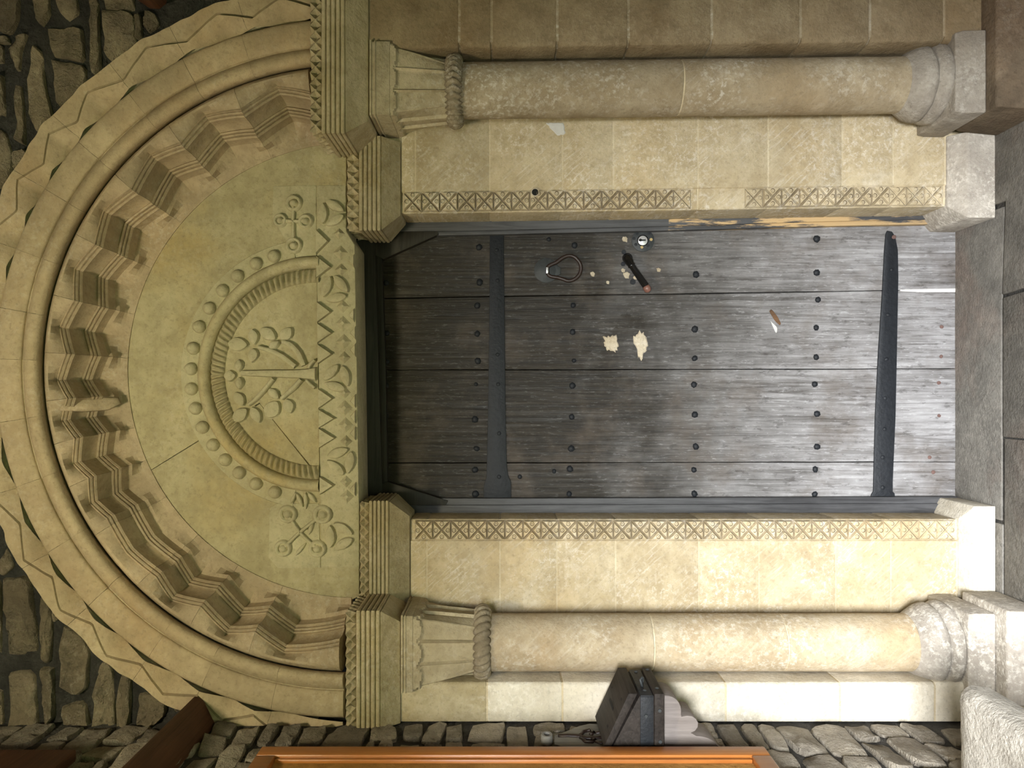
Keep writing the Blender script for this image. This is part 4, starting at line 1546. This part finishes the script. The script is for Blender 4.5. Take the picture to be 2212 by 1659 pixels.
# lever handle
lr = disc('lever_rose', 1355, 558, 11, YD, 0.010, M['lacquer'], door, 24, [(1.0, 0.001), (1.0, -0.004), (0.8, -0.008), (0.7, -0.016)])
A, B = W(1355, 558, YD - 0.022), W(1363, 572, YD - 0.034)
C_, E_ = W(1395, 618, YD - 0.038), W(1400.5, 628.5, YD - 0.038)
v, f = tube([W(1353.5, 555, YD - 0.014), A, lerp(A, B, 0.6), B, B + (C_ - B) * 0.02, B + (C_ - B) * 0.06, lerp(B, C_, 0.08), C_], [0.012, 0.0155, 0.0145, 0.012, 0.0135, 0.0135, 0.0110, 0.0120], 16)
mesh('lever', v, f, M['lacquer'], door, True)
v, f = tube([C_, lerp(C_, E_, 0.5), E_, E_ + (E_ - C_) * 0.25], [0.0122, 0.0132, 0.011, 0.004], 16)
mesh('lever_tip', v, f, M['copper'], door, True)
for px, py in [(1347.5, 544.6), (1346, 570.3)]:
    disc('screw', px, py, 5.0, YD, 0.002, M['black_iron'], lr, 14)
disc('screw', 1367, 609, 6.0, YD, 0.003, M['black_iron'], lr, 14)

# night latch
esc = disc('latch_plate', 1388.5, 519.7, 24.5, YD, 0.005, M['grey_iron'], door, 36)
disc('latch_collar', 1388.5, 519.7, 12.2, YD - 0.005, 0.003, M['lacquer'], esc, 28)
disc('latch_cylinder', 1388.5, 519.7, 10.2, YD - 0.008, 0.002, M['steel'], esc, 28)
prism('keyhole', [(1380, 517), (1384, 515.2), (1387, 517.2), (1395, 517.2), (1395, 520), (1387, 520.2), (1384, 521.8), (1380, 520.5)], YD - 0.0108, YD - 0.0095, M['hole'], esc)
for i, (px, py) in enumerate([(1376, 503.5), (1402, 503.5), (1369.5, 515), (1406.5, 517.5), (1373.5, 528), (1399.5, 530), (1386.5, 534)]):
    disc('latch_screw', px, py, 3.3, YD - 0.005, 0.0015, M['brass'] if i in (3, 6) else M['black_iron'], esc, 12)

# plaster splashes, filler and scars on the boards
for poly in [[(1303, 728), (1330, 726), (1336, 745), (1330, 762), (1312, 758), (1306, 745)],
             [(1372, 718), (1390, 716), (1396, 735), (1398, 750), (1391, 762), (1388, 776), (1380, 775), (1376, 755), (1368, 738)]]:
    o = flake('plaster_splash', poly, YD, M['plaster'], door, 0.0025, 30, 0.2)
for px, py, r in [(1350, 517, 7), (1280, 592, 6), (1346, 584, 5), (1353, 594, 8), (1423, 583, 5), (1313, 610, 4), (1372, 600, 5)]:
    flake('filler_spot', [(px - r, py - r * 0.6), (px, py - r), (px + r, py - r * 0.4), (px + r * 0.7, py + r), (px - r * 0.6, py + r * 0.8)], YD, M['plaster'], door, 0.0012, 14, 0.18)
o = flake('knot_scar', [(1661, 671), (1668, 668), (1680, 684), (1688, 700), (1686, 704), (1674, 694)], YD + 0.001, M['knot'], door, 0.0012, 16, 0.06)
flake('filler_spot', [(1664, 692), (1672, 700), (1680, 708), (1678, 722), (1672, 712)], YD + 0.001, M['white_paint'], door, 0.001, 14, 0.1)
prism('filler_strip', [(1945, 625.5), (2072, 623), (2072, 631), (1990, 631), (1945, 629)], YD - 0.0006, YD + 0.01, M['white_paint'], door)

# ------------------------------------------------------------------ money box on its bracket
XB = -0.812         # front of the box
YN, YFAR = -0.43, -0.243


def bz(px):
    return ZZ(px, YN)


mbx = thing('money_box', 'dark oak alms box with sloping lid and iron straps on a scalloped wall bracket', 'alms box', (XL, -0.335, bz(1560)))
zt, zb_ = bz(1379), bz(1433)
zm = bz(1413)
# body: lower carcass, its top slopes up towards the wall
poly = [(XB, zb_), (XB, bz(1381)), (XL + 0.02, bz(1318)), (XL + 0.02, zb_)]


def xz_prism(name, poly, y0, y1, mat, par, bevel=0.0):
    n = len(poly)
    v = [(x, y0, z) for x, z in poly] + [(x, y1, z) for x, z in poly]
    f = [tuple(range(n)), tuple(range(2 * n - 1, n - 1, -1))] + [(i, (i + 1) % n, n + (i + 1) % n, n + i) for i in range(n)]
    o = mesh(name, v, f, mat, par)
    if bevel:
        bev(o, bevel)
    return o


xz_prism('body', poly, YN, YFAR, M['dark_oak'], mbx, 0.002)
# lid: a thick board lying on the slope
lid = xz_prism('lid', [(XB + 0.010, bz(1377)), (XB + 0.010, bz(1357)), (XL + 0.034, bz(1303)), (XL + 0.02, bz(1314))], YN - 0.006, YFAR + 0.004, M['dark_oak'], mbx, 0.0025)
# coin slot and worn marks on the lid
a, b = Vector((XB + 0.010, 0, bz(1357))), Vector((XL + 0.034, 0, bz(1303)))
for t0, t1, y0, y1 in ((0.45, 0.50, -0.375, -0.30), (0.18, 0.22, -0.41, -0.395), (0.30, 0.33, -0.28, -0.268), (0.72, 0.76, -0.40, -0.385)):
    p, q = a.lerp(b, t0), a.lerp(b, t1)
    nrm = Vector((-(q - p).z, 0, (q - p).x)).normalized()
    nrm = nrm if nrm.z > 0 else -nrm
    vv = [p + nrm * 0.0008, q + nrm * 0.0008]
    mesh('coin_slot' if y1 - y0 > 0.05 else 'nail_mark', [(vv[0].x, y0, vv[0].z), (vv[0].x, y1, vv[0].z), (vv[1].x, y1, vv[1].z), (vv[1].x, y0, vv[1].z)], [(0, 1, 2, 3)], M['hole'], lid)
# iron band round the body and the bottom rail
band = MB()
band.box((XB + 0.0, YN - 0.004, bz(1411)), (XB + 0.004, YFAR + 0.002, bz(1383)))
band.box((XL + 0.02, YN - 0.004, bz(1411)), (XB + 0.0, YN, bz(1383)))
ib = band.build('iron_band', M['black_iron'], mbx, bevel=0.0008)
rail = MB()
rail.box((XL + 0.02, YN - 0.008, bz(1434)), (XB + 0.010, YFAR + 0.004, bz(1412.5)))
rl = rail.build('bottom_rail', M['dark_oak'], mbx, bevel=0.003)
for px, py in ((1395, 1546), (1395, 1614)):
    Y = YN - 0.004
    disc('rivet', px, py, 3.6, Y, 0.004, M['grey_iron'], ib, 10)
for px, py in ((1426, 1602), (1425, 1535)):
    disc('rail_nail', px, py, 4.0, YN - 0.008, 0.003, M['grey_iron'], rl, 10)
for yy in (-0.40, -0.26):
    n = 12
    for zc_, par in ((bz(1397), ib), (bz(1424), rl)):
        xx = XB + (0.0045 if par is ib else 0.0105)
        vv = [(xx, yy + 0.006 * math.cos(2 * math.pi * i / n), zc_ + 0.006 * math.sin(2 * math.pi * i / n)) for i in range(n)] + \
             [(xx + 0.003, yy + 0.003 * math.cos(2 * math.pi * i / n), zc_ + 0.003 * math.sin(2 * math.pi * i / n)) for i in range(n)]
        mesh('rivet', vv, [(i, (i + 1) % n, n + (i + 1) % n, n + i) for i in range(n)] + [tuple(range(n, 2 * n))], M['grey_iron'], par)
# hasp staple on the front strap
v, f = tube([(XB + 0.004, -0.37, bz(1396)), (XB + 0.022, -0.37, bz(1392)), (XB + 0.026, -0.362, bz(1396)), (XB + 0.022, -0.354, bz(1400)), (XB + 0.004, -0.354, bz(1398))], 0.0035, 8)
mesh('hasp_staple', v, f, M['grey_iron'], mbx, True)
# scalloped bracket below
YBN = -0.40


def bxz(a, b):
    p = W(1100 + a / 3.687, 1209 + b / 3.687, YBN)
    return (p.x, p.z)


out = [(1236, 1082)]
for t in range(7):
    q = math.radians(lerp(-80, 12, t / 6))
    out.append((1250 + 118 * math.cos(q) + 2, 1205 + 122 * math.sin(q)))
out += [(1372, 1252)]
for t in range(7):
    q = math.radians(lerp(-95, 75, t / 6))
    out.append((1425 + 80 * math.cos(q), 1312 + 70 * math.sin(q)))
out += [(1462, 1388), (1490, 1405), (1530, 1408), (1580, 1420), (1620, 1440), (1655, 1475), (1680, 1508), (1695, 1532), (1700, 1700)]
bp = [bxz(a, b) for a, b in out]
bp = [(max(x, XL + 0.004), z) for x, z in bp]
bp[-1] = (XL + 0.004, bp[-2][1])
bp.append((XL + 0.004, bp[0][1]))
br = xz_prism('bracket', bp, YBN, YBN + 0.10, M['bracket'], mbx, 0.002)
# pointed backboard above with an iron scroll and an eyelet at its tip
XBB = XL + 0.021


def yb(py):   # depth on the side wall plane of a surveyed row
    kk = abs(XBB) / ((py - CY) * S)
    return kk * D - D


def side_pt(a, b, x=XBB):
    px, py = 1100 + a / 3.687, 1209 + b / 3.687
    kk = abs(x) / ((py - CY) * S)
    return (x, kk * D - D, ZC + (CX - px) * S * kk)


def yz_prism(name, poly, x0, x1, mat, par, bevel=0.0):
    n = len(poly)
    v = [(x1, y, z) for y, z in poly] + [(x0, y, z) for y, z in poly]
    f = [tuple(range(n)), tuple(range(2 * n - 1, n - 1, -1))] + [(i, (i + 1) % n, n + (i + 1) % n, n + i) for i in range(n)]
    o = mesh(name, v, f, mat, par)
    if bevel:
        bev(o, bevel)
    return o


bpts = [(360, 1398), (460, 1362), (560, 1322), (640, 1304), (790, 1312), (800, 1545), (640, 1560), (540, 1525), (440, 1492), (360, 1470)]
pp = [side_pt(a, b)[1:] for a, b in bpts]
bb = yz_prism('backboard', pp, XL + 0.004, XBB, M['grey_board'], mbx, 0.002)
for line, w in (([(390, 1405), (470, 1402), (560, 1408), (620, 1425), (700, 1422), (770, 1418)], 0.006), ([(560, 1408), (590, 1372), (640, 1360), (670, 1378), (650, 1395)], 0.006),
                ([(570, 1420), (610, 1452), (660, 1455), (680, 1438), (655, 1428)], 0.006), ([(690, 1385), (730, 1372), (770, 1385)], 0.005), ([(690, 1450), (730, 1465), (770, 1452)], 0.005)):
    P = [Vector(side_pt(a, b, XBB + 0.001)) for a, b in line]
    v, f = tube(P, w, 8)
    mesh('iron_scroll', v, f, M['rust'], bb, True)
ec = Vector(side_pt(300, 1425))
n = 20
vv = []
for r, dx in ((0.0165, -0.010), (0.0165, 0.010), (0.0145, 0.013), (0.009, 0.013), (0.009, 0.002)):
    vv += [(ec.x + dx, ec.y + r * 1.3 * math.cos(2 * math.pi * i / n), ec.z + r * math.sin(2 * math.pi * i / n)) for i in range(n)]
ff = [(j * n + i, j * n + (i + 1) % n, (j + 1) * n + (i + 1) % n, (j + 1) * n + i) for j in range(4) for i in range(n)]
sharp(mesh('eyelet', vv, ff, M['grey_board'], mbx), 40)
mesh('eyelet_bore', vv[4 * n:], [tuple(range(n))], M['hole'], mbx)

# ------------------------------------------------------------------ notice board on the side wall
nbz1, nbz0 = 2.20, 0.875
ny1 = -0.462
nb = thing('notice_board', 'orange varnished pine notice board frame on the rubble side wall', 'notice board', (XL, -0.8, nbz0))
mbm = M['orange_wood']


def nframe(name, y0, y1, z0, z1):
    m = MB()
    m.box((XL + 0.026, y0, z0), (XL + 0.050, y1, z1))
    o = m.build(name, mbm, nb, bevel=0.004)
    return o


yA, yB = -1.62, ny1
nframe('stile', yB - 0.050, yB, nbz0, nbz1)
nframe('stile', yA, yA + 0.050, nbz0, nbz1)
nframe('rail', yA + 0.0505, yB - 0.0505, nbz1 - 0.05, nbz1)
nframe('rail', yA + 0.0505, yB - 0.0505, nbz0, nbz0 + 0.05)
m = MB()
for a in ((yB - 0.062, yB - 0.0505),):
    m.box((XL + 0.026, a[0], nbz0 + 0.05), (XL + 0.043, a[1], nbz1 - 0.05))
m.build('inner_bead', mbm, nb, bevel=0.003)
box('panel', (XL + 0.022, yA + 0.02, nbz0 + 0.02), (XL + 0.034, yB - 0.02, nbz1 - 0.02), M['cork'], nb)

# ------------------------------------------------------------------ roof timbers at the wall
b1 = thing('roof_beam', 'red brown timber end running along the top of the side wall by the arch', 'beam', (-0.93, -0.6, 2.5))
pA, pB = W(404, 1545, YO), W(440, 1578, YO)
xz_prism('timber', [(XL + 0.001, ZZ(404, -0.215)), (XL + 0.055, ZZ(408, -0.215)), (XL + 0.090, ZZ(424, -0.215)), (XL + 0.078, ZZ(442, -0.215)), (XL + 0.001, ZZ(470, -0.215))], -1.6, -0.222, M['beam'], b1, 0.006)
b2 = thing('roof_beam', 'dark wall plate high on the side wall above the rubble corner', 'beam', (-0.93, -0.9, 2.7))
zlo, zhi = ZZ(262, -0.27), 3.30
xz_prism('timber', [(XL + 0.028, zlo), (XL + 0.060, zlo), (XL + 0.060, zhi), (XL + 0.028, zhi)], -1.6, -0.50, M['beam'], b2, 0.006)
b3 = thing('roof_beam', 'brown timber end above the herringbone-collared column, against the rubble', 'beam', (1.3, -0.5, 2.5))
xz_prism('timber', [(XX(10, -0.24), ZZ(360, -0.24)), (XX(22, -0.24), ZZ(345, -0.24)), (XX(20, -0.24), ZZ(325, -0.24)), (XX(0, -0.24), ZZ(296, -0.24)), (XX(-60, -0.24), ZZ(300, -0.24)), (XX(-60, -0.24), ZZ(380, -0.24))],
         -1.6, -0.24, M['beam'], b3, 0.006)

# ------------------------------------------------------------------ bench
bn = thing('bench', 'rough whitened stone bench with a worn edge along the side wall', 'bench', (-0.84, -1.4, 0))
ZB = 0.48
YB = -0.655
XF = XX(1484, YB)


def bench_seat():
    n, m = 26, 26
    v, f = [], []
    th = 0.078
    prof = [(-0.001, -th), (0.0, -th * 0.85), (0.002, -th * 0.3), (-0.004, -0.012), (-0.014, -0.003), (-0.030, 0.0)]
    prof += [(-0.030 - (XF - XL - 0.054) * (i / 7), 0.0) for i in range(1, 8)] + [(-(XF - XL - 0.022), -th)]
    np_ = len(prof)
    for i in range(n + 1):
        y = lerp(YB, -2.9, (i / n) ** 1.5)
        e = 1.0
        for j, (dx, dz) in enumerate(prof):
            q = (XF + dx, y, ZB + dz)
            nn = noise.noise((q[0] * 9, q[1] * 9, q[2] * 9)) * 0.007 + noise.noise((q[0] * 30, q[1] * 30, q[2] * 30)) * 0.003
            last = j == np_ - 1
            v.append((q[0] + (0 if last else nn), q[1] + (0.6 * nn if i else 0.4 * nn), q[2] + (0 if last else nn * 0.8) - (0.012 if (i == 0 and 2 <= j < np_ - 1) else 0)))
    for i in range(n):
        for j in range(np_):
            f.append((i * np_ + j, i * np_ + (j + 1) % np_, (i + 1) * np_ + (j + 1) % np_, (i + 1) * np_ + j))
    f += [tuple(range(np_)), tuple(range(n * np_, (n + 1) * np_))]
    return sharp(mesh('seat_slab', v, f, M['bench'], bn), 55)


bench_seat()
box('bench_support', (XL + 0.022, -2.85, 0.001), (XF - 0.06, YB - 0.10, ZB - 0.085), M['rubble_side'], bn, 0.01)
